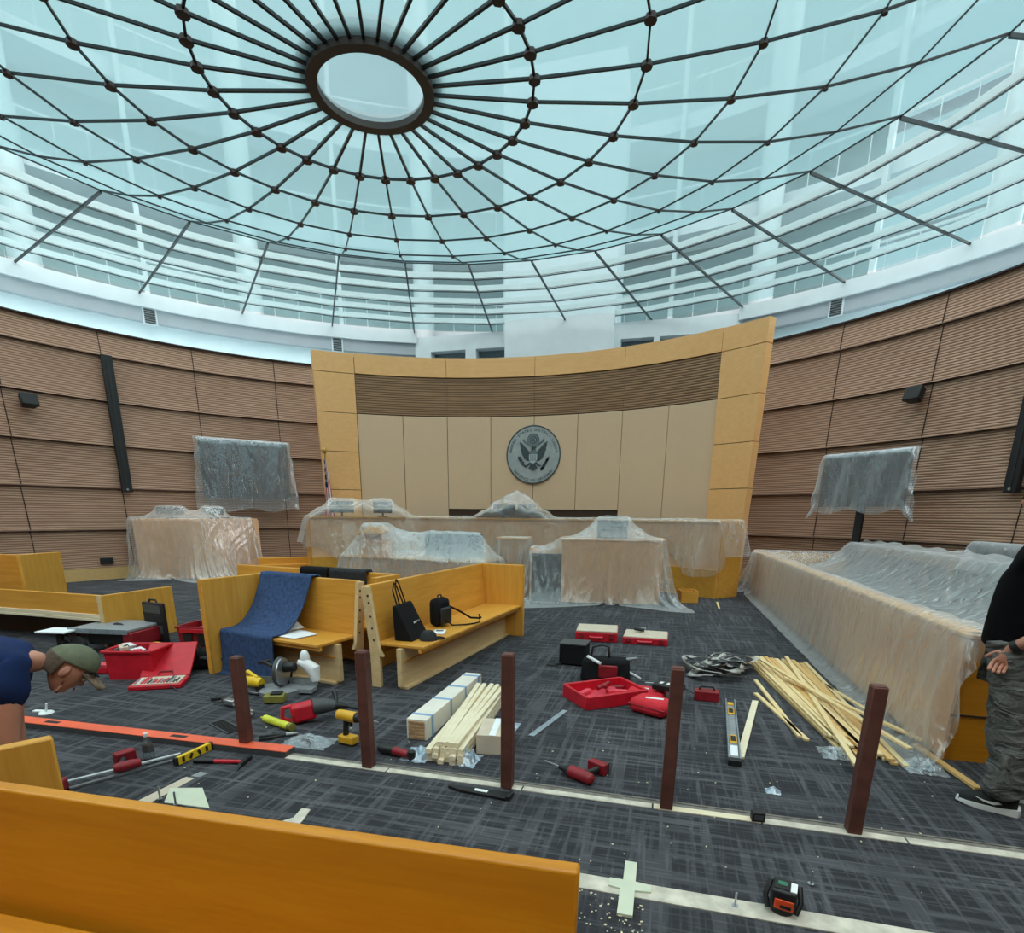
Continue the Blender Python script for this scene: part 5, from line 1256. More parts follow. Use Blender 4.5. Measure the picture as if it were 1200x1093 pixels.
# tote bag, backpack, cap, notebook on long pew
def pew_thing(name, label, cat, p, rz=0.0, rot=None):
    q = at_pew(pw2, p); return thing(name, label, cat, q, rot=(rot[0], rot[1], rot[2]+pw2.rotation_euler.z) if rot else (0,0,rz+pw2.rotation_euler.z))
t = pew_thing('tote_bag', 'black shopping tote leaning on the near end of the long pew', 'bag', (.34,-.22,.472), R(6))
b = MB(); b.hexa([(x*.21*(1 if z < .1 else .95), y*(.10 if z < .1 else .02)+(.0 if z < .1 else .10), z) for z in (.0,.36) for y in (-1,1) for x in (-1,1)]); bag = b.build('bag_body', 'black_cloth', t, bevel=.012)
b = MB()
for u in (-.028,.0,.022): b.box((u,-.045,.17),(.018,.004,.022))
b.build('logo_mark', 'paper', bag); b = MB(); b.box((.07,-.047,.175),(.06,.004,.012)); b.build('logo_swash', 'grey', bag)
for u, dy in ((-.10,.09),(.08,.08)):
    pass
for dy, ht in ((.085,.26),(.115,.22)): b = MB(); b.tube([(-.09,dy,.35),(-.075,dy+.05,.35+ht*.7),(-.03+dy*.3,dy+.07,.35+ht),(.02+dy*.2,dy+.06,.35+ht*.8),(.06,dy,.35)], .008, 8); b.build('handle', 'black_cloth', t)
t = pew_thing('backpack', 'small black backpack sitting mid-seat on the long pew', 'backpack', (1.02,-.20,.472), R(-8))
b = MB(); b.box((0,.0,.17),(.27,.15,.33)); b.build('main_pack', 'black_cloth', t, bevel=.06); b = MB(); b.box((0,-.085,.13),(.2,.05,.2)); b.build('front_pocket', 'black', t, bevel=.024)
b = MB(); b.tube([(-.04,.0,.335),(-.03,0,.365),(.03,0,.365),(.04,0,.335)], .009, 8); b.build('handle', 'black', t)
b = MB(); b.tube([(.12,-.06,.22),(.22,-.12,.16),(.36,-.20,.06),(.44,-.27,.05),(.46,-.29,.06)], .012, 8); b.build('shoulder_strap', 'black_cloth', t)
b = MB(); b.tube([(-.06,-.09,.12),(.02,-.16,.02),(.16,-.25,.012),(.28,-.30,.012),(.36,-.33,.02),(.40,-.30,.08),(.42,-.28,.1)], .009, 8); b.build('waist_strap', 'black_cloth', t)
t = pew_thing('notebook', 'small white notebook lying on the seat of the long pew', 'notebook', (.66,-.38,.472), R(20))
b = MB(); b.box((0,0,.008),(.22,.13,.014)); b.build('pages', 'paper', t, bevel=.002); b = MB(); b.box((.04,0,.0165),(.05,.08,.003)); b.build('clip', 'grey_dark', t)
t = pew_thing('cap', 'grey cap lying on the seat edge in front of the black tote', 'cap', (.30,-.44,.472), R(-30))
b = MB(); b.lathe([(.0,.10),(.05,.095),(.085,.06),(.095,.0)], 18); b.build('crown', 'grey_cloth', t); b = MB(); b.prism([(.05,-.08),(.17,-.06),(.19,0),(.17,.06),(.05,.08)], .0,.008); b.build('brim', 'black_cloth', t, bevel=.003)

# ================================================================== wall fittings, flag, seal
for side, a, lab in ((-1, -65.2, 'tall black channel fixed down the left ribbed wall'), (1, 63.9, 'tall black channel fixed down the right ribbed wall')):
    zt, zb = (5.50, 2.24) if side < 0 else (5.3, 2.22)
    t = thing('wall_channel', lab, 'wall channel', pol(10.92, a, 0), -R(a))
    b = MB(); b.box((0,0,(zt+zb)/2),(.24,.10,zt-zb)); b.build('channel', 'black_matte', t, bevel=.01); b = MB(); b.box((0,-.052,(zt+zb)/2),(.05,.01,zt-zb-.2)); b.build('groove', 'black', t)
    b = MB(); b.cyl((-.0,-.055,zb+.06),(0,-.06,zb+.06),.025); b.build('bolt_head', 'steel', t)
for a, zc, lab in ((-74.5, 4.18, 'small black loudspeaker bracketed to the left wall'), (52.6, 4.22, 'small black loudspeaker bracketed to the right wall')):
    t = thing('loudspeaker', lab, 'loudspeaker', pol(10.85, a, zc), -R(a), rot=(R(-14),0,-R(a)))
    b = MB(); b.hexa([(x*(.17 if y < 0 else .12), y*.12, z*.14) for z in (-1,1) for y in (-1,1) for x in (-1,1)]); b.build('cabinet', 'black', t, bevel=.02)
    b = MB(); b.box((0,-.122,0),(.30,.008,.24)); b.build('grille', 'black_matte', t, bevel=.01); b = MB(); b.tube([(0,.05,.12),(0,.09,.17),(0,.125,.17)], .022, 8); b.build('bracket', 'black', t)
t = thing('wall_outlet', 'small black wall outlet low on the left wall', 'outlet', pol(10.975, -68.9, .478), -R(-68.9))
b = MB(); b.box((0,0,0),(.30,.03,.16)); b.build('plate', 'black', t, bevel=.005); b = MB(); b.box((0,-.017,0),(.2,.006,.1)); b.build('socket', 'black_matte', t)
# flag
t = thing('flag', 'United States flag on a pole behind the plastic at the left pilaster', 'flag', (-5.45,6.93,0))
b = MB(); b.cyl((0,0,.0),(0,0,3.35),.018,n=10); b.build('pole', 'brass', t); b = MB(); b.ell((0,0,3.42),(.05,.05,.09)); b.tube([(-.08,0,3.36),(-.05,0,3.42),(0,0,3.45)],.015,8); b.build('finial', 'brass', t)
b = MB(); b.cyl((0,0,.0),(0,0,.06),.16,.12,18); b.build('base', 'brass', t)
n, m_ = 34, 40; Pf = np.zeros((n, m_, 3)); uv = []
for i in range(n):
    for j in range(m_):
        u, v = i/(n-1), j/(m_-1); w = .03+.20*(1-v)**.8
        Pf[i,j] = ((u-.35)*w*1.4, -.03+.045*math.sin(u*13+v*2)*(1-v*.6), 3.2-(1-v)*1.75-.25*u*(1-v)); uv.append((u, v))
b = MB(); b.grid(Pf); b.uv = uv; b.build('cloth', 'flag', t, smooth=180)
# seal: disc, lettering, eagle
t = thing('court_seal', 'round grey metal court seal with a spread eagle on the beige panels', 'seal', (0,9.10,3.432))
SR = .80
xf = Matrix.Rotation(R(90), 4, 'X')
b = MB(); b.lathe([(0,-.002),(SR-.02,-.002),(SR,-.008),(SR,-.05),(0,-.05)], 64, xf=xf @ Matrix.Rotation(0,4,'Z')); 
b = MB(); b.cyl((0,.03,0),(0,-.02,0),SR,SR-.006,64); b.build('disc', 'seal', t)
def ringm(r0, r1, y0, name, mat):
    b = MB(); n = 64; V = []; F = []
    for i in range(n):
        a = 2*math.pi*i/n
        V += [(r0*math.cos(a), y0, r0*math.sin(a)), (r1*math.cos(a), y0, r1*math.sin(a)), (r1*math.cos(a), y0+.02, r1*math.sin(a)), (r0*math.cos(a), y0+.02, r0*math.sin(a))]
    for i in range(n):
        j = (i+1) % n; F += [(4*i+k, 4*j+k, 4*j+(k+1) % 4, 4*i+(k+1) % 4) for k in range(4)]
    return b.add(V, F).build(name, mat, t)
ringm(SR-.03, SR+.004, -.026, 'rim', 'seal_dark')
def letters(txt, a_mid, r, size, flip):
    cu = bpy.data.curves.new('t', 'FONT'); objs = []
    V = []; F = []
    def glyph(ch):
        cu.body = ch; cu.size = size; cu.extrude = .004; cu.align_x = 'CENTER'; cu.align_y = 'CENTER' if False else 'BOTTOM_BASELINE'
        o = bpy.data.objects.new('t', cu); COL.objects.link(o); dg = bpy.context.evaluated_depsgraph_get(); dg.update()
        me = o.evaluated_get(dg).to_mesh(); vs = [v.co.copy() for v in me.vertices]; fs = [tuple(p.vertices) for p in me.polygons]; o.evaluated_get(dg).to_mesh_clear()
        bpy.data.objects.remove(o); return vs, fs
    adv = {'I': .45, ' ': .55, 'T': .9}
    ws = [adv.get(c, 1.0) for c in txt]; tot = sum(ws); stp = size*.80/r; a = -tot*stp/2
    for c, w in zip(txt, ws):
        ac = a+w*stp/2; a += w*stp
        if c == ' ': continue
        vs, fs = glyph(c); ang_ = (a_mid-ac) if not flip else (a_mid+ac)
        cx_, cz_ = r*math.cos(ang_), r*math.sin(ang_); rt_ = ang_-math.pi/2 if not flip else ang_+math.pi/2
        b0 = len(V)
        for v in vs: V.append((cx_+v.x*math.cos(rt_)-v.y*math.sin(rt_), -.024-v.z, cz_+v.x*math.sin(rt_)+v.y*math.cos(rt_)))
        F.extend([tuple(b0+i for i in f) for f in fs])
    bpy.data.curves.remove(cu); b = MB(); b.add(V, F); return b
for wd_, am_ in (('UNITED', 2.747), ('STATES', 1.983), ('DISTRICT', 1.146), ('COURT', .362)): letters(wd_, am_, .65, .096, False).build('upper_lettering', 'seal_dark', t, smooth=0)
letters('DISTRICT OF ARIZONA', -math.pi/2, .735, .105, True).build('lower_lettering', 'seal_dark', t, smooth=0)
def plate(name, polys, mat, y=-.022, th=.012):
    b = MB()
    for p in polys: b.prism(p, y-th, y, 'Y')
    return b.build(name, mat, t, smooth=0)
def mir(p): return [(-x, z) for x, z in p][::-1]
wing = [(-.06,.02),(-.12,.09),(-.22,.20),(-.34,.32),(-.42,.36),(-.385,.28),(-.40,.26),(-.37,.19),(-.375,.14),(-.34,.08),(-.335,.02),(-.29,-.05),(-.27,-.10),(-.22,-.13),(-.17,-.16),(-.12,-.16),(-.09,-.10)]
plate('wing', [wing], 'seal_dark'); plate('wing', [mir(wing)], 'seal_dark')
plate('eagle_body', [[(-.10,.10),(-.05,.16),(.05,.16),(.10,.10),(.11,-.10),(.08,-.22),(0,-.28),(-.08,-.22),(-.11,-.10)]], 'seal_mid', -.023)
plate('eagle_head', [[(-.05,.13),(-.06,.18),(-.03,.235),(.02,.245),(.06,.22),(.095,.19),(.06,.185),(.05,.14)]], 'seal_dark', -.030)
plate('tail', [[(-.06,-.22),(-.13,-.36),(-.09,-.40),(-.04,-.42),(0,-.43),(.04,-.42),(.09,-.40),(.13,-.36),(.06,-.22)]], 'seal_dark')
leg = [(-.07,-.20),(-.13,-.22),(-.20,-.28),(-.24,-.27),(-.21,-.32),(-.15,-.31),(-.10,-.27)]
plate('eagle_leg', [leg], 'seal_dark'); plate('eagle_leg', [mir(leg)], 'seal_dark')
plate('shield', [[(-.12,.06),(.12,.06),(.12,-.12),(.07,-.20),(0,-.24),(-.07,-.20),(-.12,-.12)]], 'seal_light', -.033)
plate('shield_stripe', [[(u-.008,.0),(u+.008,.0),(u+.008,-.17),(u-.008,-.17)] for u in (-.08,-.04,0,.04,.08)], 'seal_mid', -.045, .004)
plate('shield_chief', [[(-.12,.06),(.12,.06),(.12,.015),(-.12,.015)]], 'seal_mid', -.045, .004)
leafs = [[(x_, z_), (x_-.045, z_+.035), (x_-.02, z_+.07), (x_+.02, z_+.035)] for x_, z_ in ((-.24,-.34),(-.30,-.30),(-.34,-.25),(-.37,-.20),(-.40,-.15),(-.42,-.10),(-.33,-.17),(-.28,-.24),(-.38,-.10))]
plate('olive_branch', leafs + [[(-.20,-.36),(-.42,-.06),(-.41,-.05),(-.19,-.35)]], 'seal_dark')
plate('arrow_sheaf', [[(.20+d, -.40),(.22+d,-.41),(.42+d*.4,-.12),(.40+d*.4,-.11)] for d in (0,.03,.06,.09)] + [[(.36,-.14),(.47,-.03),(.46,-.15),(.42,-.20)], [(.24,-.44),(.34,-.38),(.30,-.33),(.20,-.38)]], 'seal_dark')
scroll = [(-.05,.20),(-.14,.26),(-.22,.32),(-.30,.37),(-.31,.42),(-.27,.43),(-.26,.38),(-.18,.335),(-.10,.28),(-.03,.235)]
plate('ribbon', [scroll], 'seal_mid', -.028); plate('ribbon', [mir(scroll)], 'seal_mid', -.028)
def disc(r0, r1, zc, name, mat, y=-.028):
    b = MB(); n = 40; V = []; F = []
    for i in range(n):
        a = 2*math.pi*i/n
        for r_ in (r0, r1): V += [(r_*math.cos(a), y, zc+r_*math.sin(a))]
    for i in range(n): j = (i+1) % n; F.append((2*i, 2*i+1, 2*j+1, 2*j))
    return b.add(V, F).build(name, mat, t, smooth=0)
disc(.10, .175, .40, 'glory_ring', 'seal_mid'); disc(.0, .10, .40, 'star_field', 'seal_dark'); disc(.165, .18, .40, 'glory_edge', 'seal_dark', -.03)
plate('star', [[(c_+.02*math.cos(a+q)*(1 if k % 2 == 0 else .42), .40+d_+.02*math.sin(a+q)*(1 if k % 2 == 0 else .42)) for k, a in enumerate([math.pi/5*i_ for i_ in range(10)]) for q in (math.pi/2,)] for c_, d_ in ((0,.06),(.052,.03),(.052,-.03),(0,-.06),(-.052,-.03),(-.052,.03),(0,0))], 'seal_light', -.030, .004)
# ================================================================== people
def skin_eval(nodes, edges, root, sub=2):
    """nodes: {name: (point, rx, ry)}; returns verts, faces of a smooth skin grown round the joints"""
    names = list(nodes); me = bpy.data.meshes.new('sk'); me.from_pydata([tuple(nodes[k][0]) for k in names], [(names.index(a), names.index(b)) for a, b in edges], [])
    o = bpy.data.objects.new('sk', me); COL.objects.link(o)
    md = o.modifiers.new('s', 'SKIN'); md.branch_smoothing = .6
    for i, k in enumerate(names):
        sv = me.skin_vertices[0].data[i]; n = nodes[k]; sv.radius = (n[1], n[2] if len(n) > 2 else n[1]); sv.use_root = (k == root)
    ms = o.modifiers.new('d', 'SUBSURF'); ms.levels = sub; ms.render_levels = sub
    dg = bpy.context.evaluated_depsgraph_get(); dg.update(); ev = o.evaluated_get(dg); m2 = ev.to_mesh()
    V = [v.co.copy() for v in m2.vertices]; F = [tuple(p.vertices) for p in m2.polygons]; ev.to_mesh_clear()
    bpy.data.objects.remove(o); bpy.data.meshes.remove(me); return V, F
def head_geo(c, fw, up, s=1.0):
    """skin verts of a head: skull, jaw, nose, brow, lips, ears"""
    fw = Vector(fw).normalized(); up = (Vector(up)-fw*Vector(up).dot(fw)).normalized(); sd = up.cross(fw); c = Vector(c)
    T = lambda x, y, z: c + (fw*x + sd*y + up*z)*s
    b = MB(); n, m = 40, 28; V = []; F = []
    for j in range(m+1):
        t = math.pi*j/m
        for i in range(n):
            a = 2*math.pi*i/n; x, y, z = math.sin(t)*math.cos(a), math.sin(t)*math.sin(a), math.cos(t)
            X, Y_, Z = x*.100, y*.077, z*.125
            if z < .1:
                k = min(1, (.1-z)/1.0); Y_ *= 1-.28*k; X = X*(1-.30*k)+.026*k*(1 if x > -.2 else .2)
                if x < 0: X += .03*k
            if x > .55 and abs(y) < .75: X -= (x-.55)*.035
            if x > .3:     # eye sockets, brow, chin, lips and nose drawn out of the face
                g = lambda y0, z0, sy, sz: math.exp(-((y-y0)/sy)**2-((z-z0)/sz)**2)
                X -= .011*(g(.38,.02,.22,.12)+g(-.38,.02,.22,.12)); X += .006*g(0,.17,.6,.07)
                X += .026*g(0,-.20,.13,.13)+.012*g(0,-.03,.10,.16)+.007*g(0,-.44,.28,.05)+.006*g(0,-.54,.26,.05)-.004*g(0,-.49,.3,.02)+.012*g(0,-.76,.3,.14)
            V.append(T(X, Y_, Z))
    for j in range(m): F += [(j*n+i, (j+1)*n+i, (j+1)*n+(i+1) % n, j*n+(i+1) % n) for i in range(n)]
    b.add(V, F)
    R3 = Matrix((fw, sd, up)).transposed()
    for sg in (-1, 1):
        b.ell(T(-.008, sg*.076, -.005), (.020*s, .010*s, .034*s), 12, 8, rot=R3); b.ell(T(-.002, sg*.080, -.002), (.010*s, .008*s, .020*s), 10, 6, rot=R3)
    return b, T, R3
def hand_nodes(N, E, pre, wrist, d, palm_n, side, s=1.0, curl=.8, r=.009):
    """five fingers of unequal length, bent; d = pointing direction, palm_n = palm normal, side = towards the thumb"""
    d = Vector(d).normalized(); pn = Vector(palm_n).normalized(); sd = Vector(side).normalized(); w = Vector(wrist)
    N[pre+'palm'] = (w+d*.05*s, .030*s, .017*s); E.append((pre+'wrist', pre+'palm'))
    for k, (off, L) in enumerate(((.030,.085),(.010,.095),(-.010,.088),(-.029,.068))):
        p = w+d*.085*s+sd*off*s; last = pre+'palm'; dirn = d.copy(); axis = d.cross(pn)
        for q, fr in enumerate((.0, .45, .78, 1.0)):
            if q: dirn = (Matrix.Rotation(-curl*.8, 3, axis) @ dirn) if q > 1 else (Matrix.Rotation(-curl*.55, 3, axis) @ dirn); p = p+dirn*L*s*(.45,.33,.22)[q-1]
            nm = f'{pre}f{k}{q}'; N[nm] = (p.copy(), r*s*(1.1-.1*q), r*s*(1.1-.1*q)); E.append((last, nm)); last = nm
    p = w+d*.03*s+sd*.034*s; last = pre+'palm'; dirn = (d*.75+sd*.5+pn*.35).normalized()
    for q in range(3):
        if q: p = p+dirn*.036*s; dirn = (dirn+d*.4+pn*.4).normalized()
        nm = f'{pre}t{q}'; N[nm] = (p.copy(), r*1.15*s, r*1.1*s); E.append((last, nm)); last = nm

# ---- kneeling worker, bent over to the right with a cap
O = Vector((.66,-5.34,0)); a_ = Vector((.595,.799,0)).normalized(); f2_ = Vector((-.799,.595,0)).normalized()
Wk = lambda a, b, z: O + a_*a + f2_*b + Vector((0,0,z))
t = thing('person', 'person in a navy T-shirt and olive cap bending over at the left edge', 'person', (0,0,0))
N_ = {}; E_ = []
def nd(k, p, rx, ry=None, link=None):
    N_[k] = (Vector(p), rx, ry if ry is not None else rx)
    if link: E_.append((link, k))
nd('pelvis', Wk(-.84,0,.66), .18, .16); nd('belly', Wk(-.64,0,.83), .18, .16, 'pelvis'); nd('chest', Wk(-.40,0,1.0), .20, .18, 'belly'); nd('upper', Wk(-.22,0,1.02), .15, .13, 'chest')
nd('neck', Wk(-.10,0,.965), .066, .066, 'upper'); nd('nape', Wk(-.045,0,.93), .062, .062, 'neck')
for sg, nm in ((1,'l'), (-1,'r')):
    nd(nm+'sh', Wk(-.21, sg*.18, .975), .085, .085, 'upper'); nd(nm+'arm', Wk(-.23, sg*.21, .80), .064, .062, nm+'sh'); nd(nm+'el', Wk(-.26, sg*.21, .60), .054, .052, nm+'arm')
    nd(nm+'fore', Wk(-.26, sg*.19, .46), .048, .046, nm+'el'); nd(nm+'wrist', Wk(-.25, sg*.14, .30), .030, .025, nm+'fore')
    hand_nodes(N_, E_, nm, Wk(-.25, sg*.14, .30), (.15*a_.x,.15*a_.y,-.98), -f2_*sg, a_*.9, 1.08, -.6)
    nd(nm+'hip', Wk(-.84, sg*.12, .56), .12, .12, 'pelvis'); nd(nm+'thigh', Wk(-.66, sg*.14, .34), .10, .10, nm+'hip'); nd(nm+'knee', Wk(-.48, sg*.15, .09), .075, .075, nm+'thigh')
    nd(nm+'calf', Wk(-.72, sg*.15, .08), .066, .066, nm+'knee'); nd(nm+'ankle', Wk(-.94, sg*.15, .08), .045, .045, nm+'calf'); nd(nm+'toe', Wk(-1.06, sg*.15, .04), .04, .035, nm+'ankle')
V, F = skin_eval(N_, E_, 'pelvis'); hfw = a_*.62-Vector((0,0,.78)); hup = a_*.78+Vector((0,0,.62)); HC = Wk(.03,0,.895)
hb, HT, HR = head_geo(HC, hfw, hup, 1.10)
b = MB(); b.add(V, F); b.add(hb.v, hb.f); body = b.build('body', 'skin', t, smooth=180)
b = MB()
for sg in (-1,1): b.ell(HT(.083, sg*.030, .006), (.011,.012,.010), 10, 8)
b.build('eyes', 'eye_white', t); b = MB()
for sg in (-1,1): b.ell(HT(.093, sg*.030, .006), (.005,.006,.005), 8, 6)
b.build('pupils', 'hair', t)
b = MB(); b.ell(HT(.094, 0, -.060), (.006,.024,.007), 12, 8, rot=HR); b.build('lips', 'lip', t)
# shirt: the same trunk and shoulders a little larger, ending mid upper arm
S_ = {k: (N_[k][0], N_[k][1]+.016, N_[k][2]+.016) for k in ('pelvis','belly','chest','upper','lsh','rsh','larm','rarm')}
S_['upper'] = (Wk(-.20,0,1.035), .185, .165); S_['chest'] = (Wk(-.40,0,1.01), .235, .21); S_['neck'] = (Wk(-.075,0,.975), .105, .10); S_['larm'] = (Wk(-.23,.21,.76), .098, .095); S_['rarm'] = (Wk(-.235,-.21,.74), .11, .105); S_['lsh'] = (N_['lsh'][0], .13, .125); S_['rsh'] = (N_['rsh'][0], .135, .13); S_['hem'] = (Wk(-.90,0,.57), .20, .18)
V, F = skin_eval(S_, [('hem','pelvis'),('pelvis','belly'),('belly','chest'),('chest','upper'),('upper','neck'),('upper','lsh'),('upper','rsh'),('lsh','larm'),('rsh','rarm')], 'pelvis')
b = MB(); b.add(V, F); o = b.build('t_shirt', 'navy', t, smooth=180)
tx = bpy.data.textures.new('folds', 'CLOUDS'); tx.noise_scale = .16; md = o.modifiers.new('folds', 'DISPLACE'); md.texture = tx; md.strength = .035; md.texture_coords = 'GLOBAL'
T_ = {k: (N_[k][0], N_[k][1]+.02, N_[k][2]+.02) for k in ('pelvis','lhip','rhip','lthigh','rthigh','lknee','rknee','lcalf','rcalf','lankle','rankle')}
V, F = skin_eval(T_, [('pelvis','lhip'),('pelvis','rhip')]+[(s_+p, s_+q) for s_ in 'lr' for p, q in (('hip','thigh'),('thigh','knee'),('knee','calf'),('calf','ankle'))], 'pelvis')
b = MB(); b.add(V, F); b.build('trousers', 'trouser', t, smooth=180)
for sg in (-1,1):
    b = MB(); b.tube([Wk(-.92, sg*.15, .075), Wk(-1.02, sg*.15, .065), Wk(-1.13, sg*.15, .05)], [.06,.058,.04], 12); b.build('shoe', 'shoe', t)
# hair and cap
n, m_ = 30, 14; V = []; F = []
for j in range(m_+1):
    th = R(84)*j/m_
    for i in range(n):
        a = 2*math.pi*i/n; V.append(HT(-.006+.110*math.sin(th)*math.cos(a), .086*math.sin(th)*math.sin(a), (.028+.112*math.cos(th))+.022*math.sin(th)*math.cos(a)))
for j in range(m_): F += [(j*n+i, (j+1)*n+i, (j+1)*n+(i+1) % n, j*n+(i+1) % n) for i in range(n)]
cap_ = MB().add(V, F).build('cap', 'olive_cap', t, smooth=180, solid=.004)
n2, m2 = 16, 8; V = []; F = []
for j in range(m2+1):
    for i in range(n2+1):
        u = i/n2*2-1; w_ = .078*math.sqrt(max(0, 1-(j/m2*.62)**2.5)); x = .088+.105*(j/m2)*(1-.30*u*u)-.040*u*u*(1-j/m2)
        V.append(HT(x, u*w_, (.052-.022*u*u-.022*(j/m2))))
for j in range(m2): F += [(j*(n2+1)+i, (j+1)*(n2+1)+i, (j+1)*(n2+1)+i+1, j*(n2+1)+i+1) for i in range(n2)]
MB().add(V, F).build('brim', 'camo', cap_, smooth=180, solid=.006)
b = MB(); b.ell(HT(0,0,.141), (.008,.008,.005)); b.build('button', 'olive_cap', cap_)
b = MB(); b.tube([HT(.05,-.089,.045), HT(.085,-.075,.05), HT(.105,-.04,.055)], .004, 6); b.tube([HT(.09,-.05,.065), HT(.12,-.045,.06), HT(.11,-.03,.05), HT(.09,-.05,.065)], .004, 6); b.build('glasses_on_brim', 'black', cap_)
V = []; F = []; n, m_ = 26, 10
for j in range(m_+1):
    z = .035-.09*j/m_
    for i in range(n+1):
        a = R(108)+R(144)*i/n; V.append(HT(-.006+(.108-.020*(j/m_)**1.5)*math.cos(a), (.084-.012*(j/m_)**1.5)*math.sin(a), z))
for j in range(m_): F += [(j*(n+1)+i, (j+1)*(n+1)+i, (j+1)*(n+1)+i+1, j*(n+1)+i+1) for i in range(n)]
MB().add(V, F).build('hair', 'hair', t, smooth=180, solid=.010)

# ---- standing worker at the right edge
t = thing('person', 'standing person in a black T-shirt and grey trousers at the right edge', 'person', (0,0,0))
d_ = Vector((-.91,.41,0)); s_l = Vector((-.41,-.91,0)); G = Vector((6.02,-3.80,0)) - s_l*.13
Pk = lambda f, s, z: G + d_*f + s_l*s + Vector((0,0,z))
N_ = {}; E_ = []
nd('pelvis', Pk(.13,0,1.02), .175, .15); nd('belly', Pk(.14,0,1.20), .18, .16, 'pelvis'); nd('chest', Pk(.12,0,1.42), .185, .145, 'belly'); nd('upper', Pk(.10,0,1.57), .14, .11, 'chest'); nd('neck', Pk(.11,0,1.68), .062, .062, 'upper'); nd('nape', Pk(.125,0,1.74), .06, .06, 'neck')
for sg, nm in ((1,'l'), (-1,'r')):
    nd(nm+'sh', Pk(.10, sg*.20, 1.57), .075, .075, 'upper'); nd(nm+'arm', Pk(.0, sg*.27, 1.40), .060, .058, nm+'sh'); nd(nm+'el', Pk(-.07, sg*.30, 1.22), .048, .046, nm+'arm')
    nd(nm+'fore', Pk(.06, sg*.29, 1.12), .047, .044, nm+'el'); nd(nm+'wrist', Pk(.165, sg*.255, 1.035), .031, .027, nm+'fore')
    hand_nodes(N_, E_, nm, Pk(.165, sg*.255, 1.035), (d_*.30-Vector((0,0,.95))), -s_l*sg, d_*.95+Vector((0,0,.3)), 1.14, 1.0 if sg > 0 else -1.0)
    nd(nm+'hip', Pk(.12 if sg > 0 else .05, sg*.11, .96), .12, .12, 'pelvis'); nd(nm+'thigh', Pk(.11 if sg > 0 else .03, sg*.125, .76), .098, .098, nm+'hip'); bk = 0 if sg > 0 else 1; nd(nm+'knee', Pk(.07-.08*bk, sg*.13, .54), .07, .07, nm+'thigh')
    nd(nm+'calf', Pk(.02-.12*bk, sg*.13, .36), .062, .062, nm+'knee'); nd(nm+'ankle', Pk(-.01-.16*bk, sg*.13, .10), .042, .042, nm+'calf'); nd(nm+'toe', Pk(.12-.16*bk, sg*.135, .045), .034, .032, nm+'ankle')
V, F = skin_eval(N_, E_, 'pelvis'); HC = Pk(.14,0,1.87); hb, HT, HR = head_geo(HC, d_, (0,0,1), 1.06)
b = MB(); b.add(V, F); b.add(hb.v, hb.f); b.build('body', 'skin', t, smooth=180)
b = MB()
for sg in (-1,1): b.ell(HT(.083, sg*.030, .006), (.011,.012,.010), 10, 8)
b.build('eyes', 'eye_white', t)
S_ = {k: (N_[k][0], N_[k][1]+.018, N_[k][2]+.018) for k in ('belly','chest','upper','lsh','rsh')}
S_['neck'] = (Pk(.105,0,1.645), .08, .08); S_['belly'] = (Pk(.14,0,1.22), .205, .18); S_['hem'] = (Pk(.135,0,1.00), .20, .175)
for sg, nm in ((1,'l'),(-1,'r')): S_[nm+'arm'] = (Pk(.0, sg*.275, 1.36), .082, .08)
V, F = skin_eval(S_, [('hem','belly'),('belly','chest'),('chest','upper'),('upper','neck'),('upper','lsh'),('upper','rsh'),('lsh','larm'),('rsh','rarm')], 'belly')
MB().add(V, F).build('t_shirt', 'shirt_black', t, smooth=180)
T_ = {'pelvis': (Pk(.12,0,1.0), .17, .15)}
for sg, nm in ((1,'l'),(-1,'r')):
    for k, (f, z, r_) in dict(hip=(.11,.93,.145), thigh=(.10,.74,.135), knee=(.06,.52,.122), calf=(.035,.33,.118), low=(.03,.18,.122), cuff=(.03,.085,.115)).items(): T_[nm+k] = (Pk(f, sg*.13, z), r_, r_)
for k in ('hip','thigh','knee','calf','low','cuff'):
    p_, r1_, r2_ = T_['r'+k]; T_['r'+k] = (p_-d_*{'hip':.09,'thigh':.09,'knee':.08,'calf':.12,'low':.15,'cuff':.16}[k], r1_, r2_)
V, F = skin_eval(T_, [e for s_ in 'lr' for e in (('pelvis',s_+'hip'),(s_+'hip',s_+'thigh'),(s_+'thigh',s_+'knee'),(s_+'knee',s_+'calf'),(s_+'calf',s_+'low'),(s_+'low',s_+'cuff'))], 'pelvis')
o = MB().add(V, F).build('trousers', 'trouser', t, smooth=180)
tx2 = bpy.data.textures.new('denim_folds', 'CLOUDS'); tx2.noise_scale = .10; md = o.modifiers.new('folds', 'DISPLACE'); md.texture = tx2; md.strength = .09; md.texture_coords = 'GLOBAL'
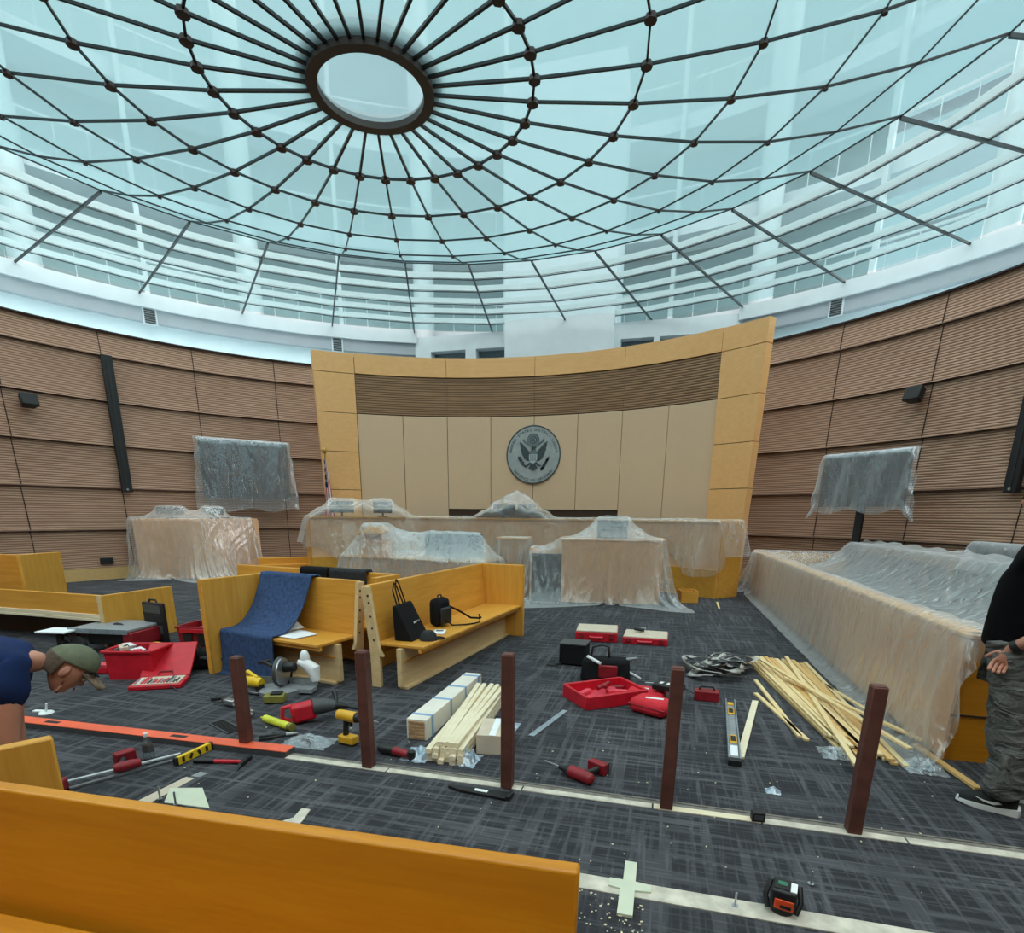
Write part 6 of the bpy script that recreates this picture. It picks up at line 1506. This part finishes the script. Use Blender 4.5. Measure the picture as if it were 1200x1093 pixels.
for sg in (1,-1):
    S0 = lambda f, s, z: Pk(f*.76+(.045 if sg > 0 else -.13), sg*.135+s, z)
    prof = [(-.12,.035,.10),(-.05,.047,.105),(.04,.05,.09),(.12,.052,.07),(.20,.047,.055),(.25,.03,.045)]
    n = 14; V = []; F = []
    for f, w_, h_ in prof:
        for i in range(n): a = 2*math.pi*i/n; V.append(S0(f, w_*math.cos(a), .028+max(0, h_*math.sin(a)) if math.sin(a) > 0 else .028))
    for j in range(len(prof)-1): F += [(j*n+i, j*n+(i+1) % n, (j+1)*n+(i+1) % n, (j+1)*n+i) for i in range(n)]
    F += [tuple(range(n)), tuple(range((len(prof)-1)*n, len(prof)*n))]
    sh = MB().add(V, F).build('shoe', 'shoe', t, smooth=60)
    pl = [(-.145,-.035),(-.13,-.05),(.0,-.05),(.12,-.058),(.22,-.05),(.268,-.02),(.268,.02),(.22,.05),(.12,.058),(.0,.05),(-.13,.05),(-.145,.035)]
    b = MB(); V = []
    for z, k in ((.0,.97),(.014,1.0),(.036,.98)): V += [S0(f*k, s_*k, z+(.014*max(0,(f-.15)/.1) if z < .01 else 0)+(.012 if f < -.1 and z > .03 else 0)) for f, s_ in pl]
    n = len(pl); F = [(j*n+i, j*n+(i+1) % n, (j+1)*n+(i+1) % n, (j+1)*n+i) for j in range(2) for i in range(n)]+[tuple(range(n-1,-1,-1)), tuple(range(2*n,3*n))]
    b.add(V, F); b.build('sole', 'sole', sh, smooth=50)
    sw = [(-.02,.064),(.03,.050),(.09,.056),(.15,.078),(.09,.066),(.03,.064),(.0,.072)]
    b = MB(); so = .054
    b.add([S0(f, sg*so*(1.0), z) for f, z in sw]+[S0(f, sg*(so-.006), z) for f, z in sw], [tuple(range(7)), tuple(range(13,6,-1))]+[(i,(i+1) % 7,7+(i+1) % 7,7+i) for i in range(7)]); b.build('side_mark', 'sole', sh, smooth=0)
w = N_['lwrist'][0]; e_ = N_['lfore'][0]; dd = (e_-w).normalized()
b = MB(); b.cyl(w+dd*.01, w+dd*.045, .036, .038, 18); b.build('wrist_watch', 'black', t)
V = []; F = []; n, m_ = 30, 12
for j in range(m_+1):
    th = R(100)*j/m_
    for i in range(n): a = 2*math.pi*i/n; V.append(HT(-.012+.104*math.sin(th)*math.cos(a), .083*math.sin(th)*math.sin(a), .022+.115*math.cos(th)))
for j in range(m_): F += [(j*n+i, (j+1)*n+i, (j+1)*n+(i+1) % n, j*n+(i+1) % n) for i in range(n)]
MB().add(V, F).build('hair', 'hair', t, smooth=180, solid=.008)
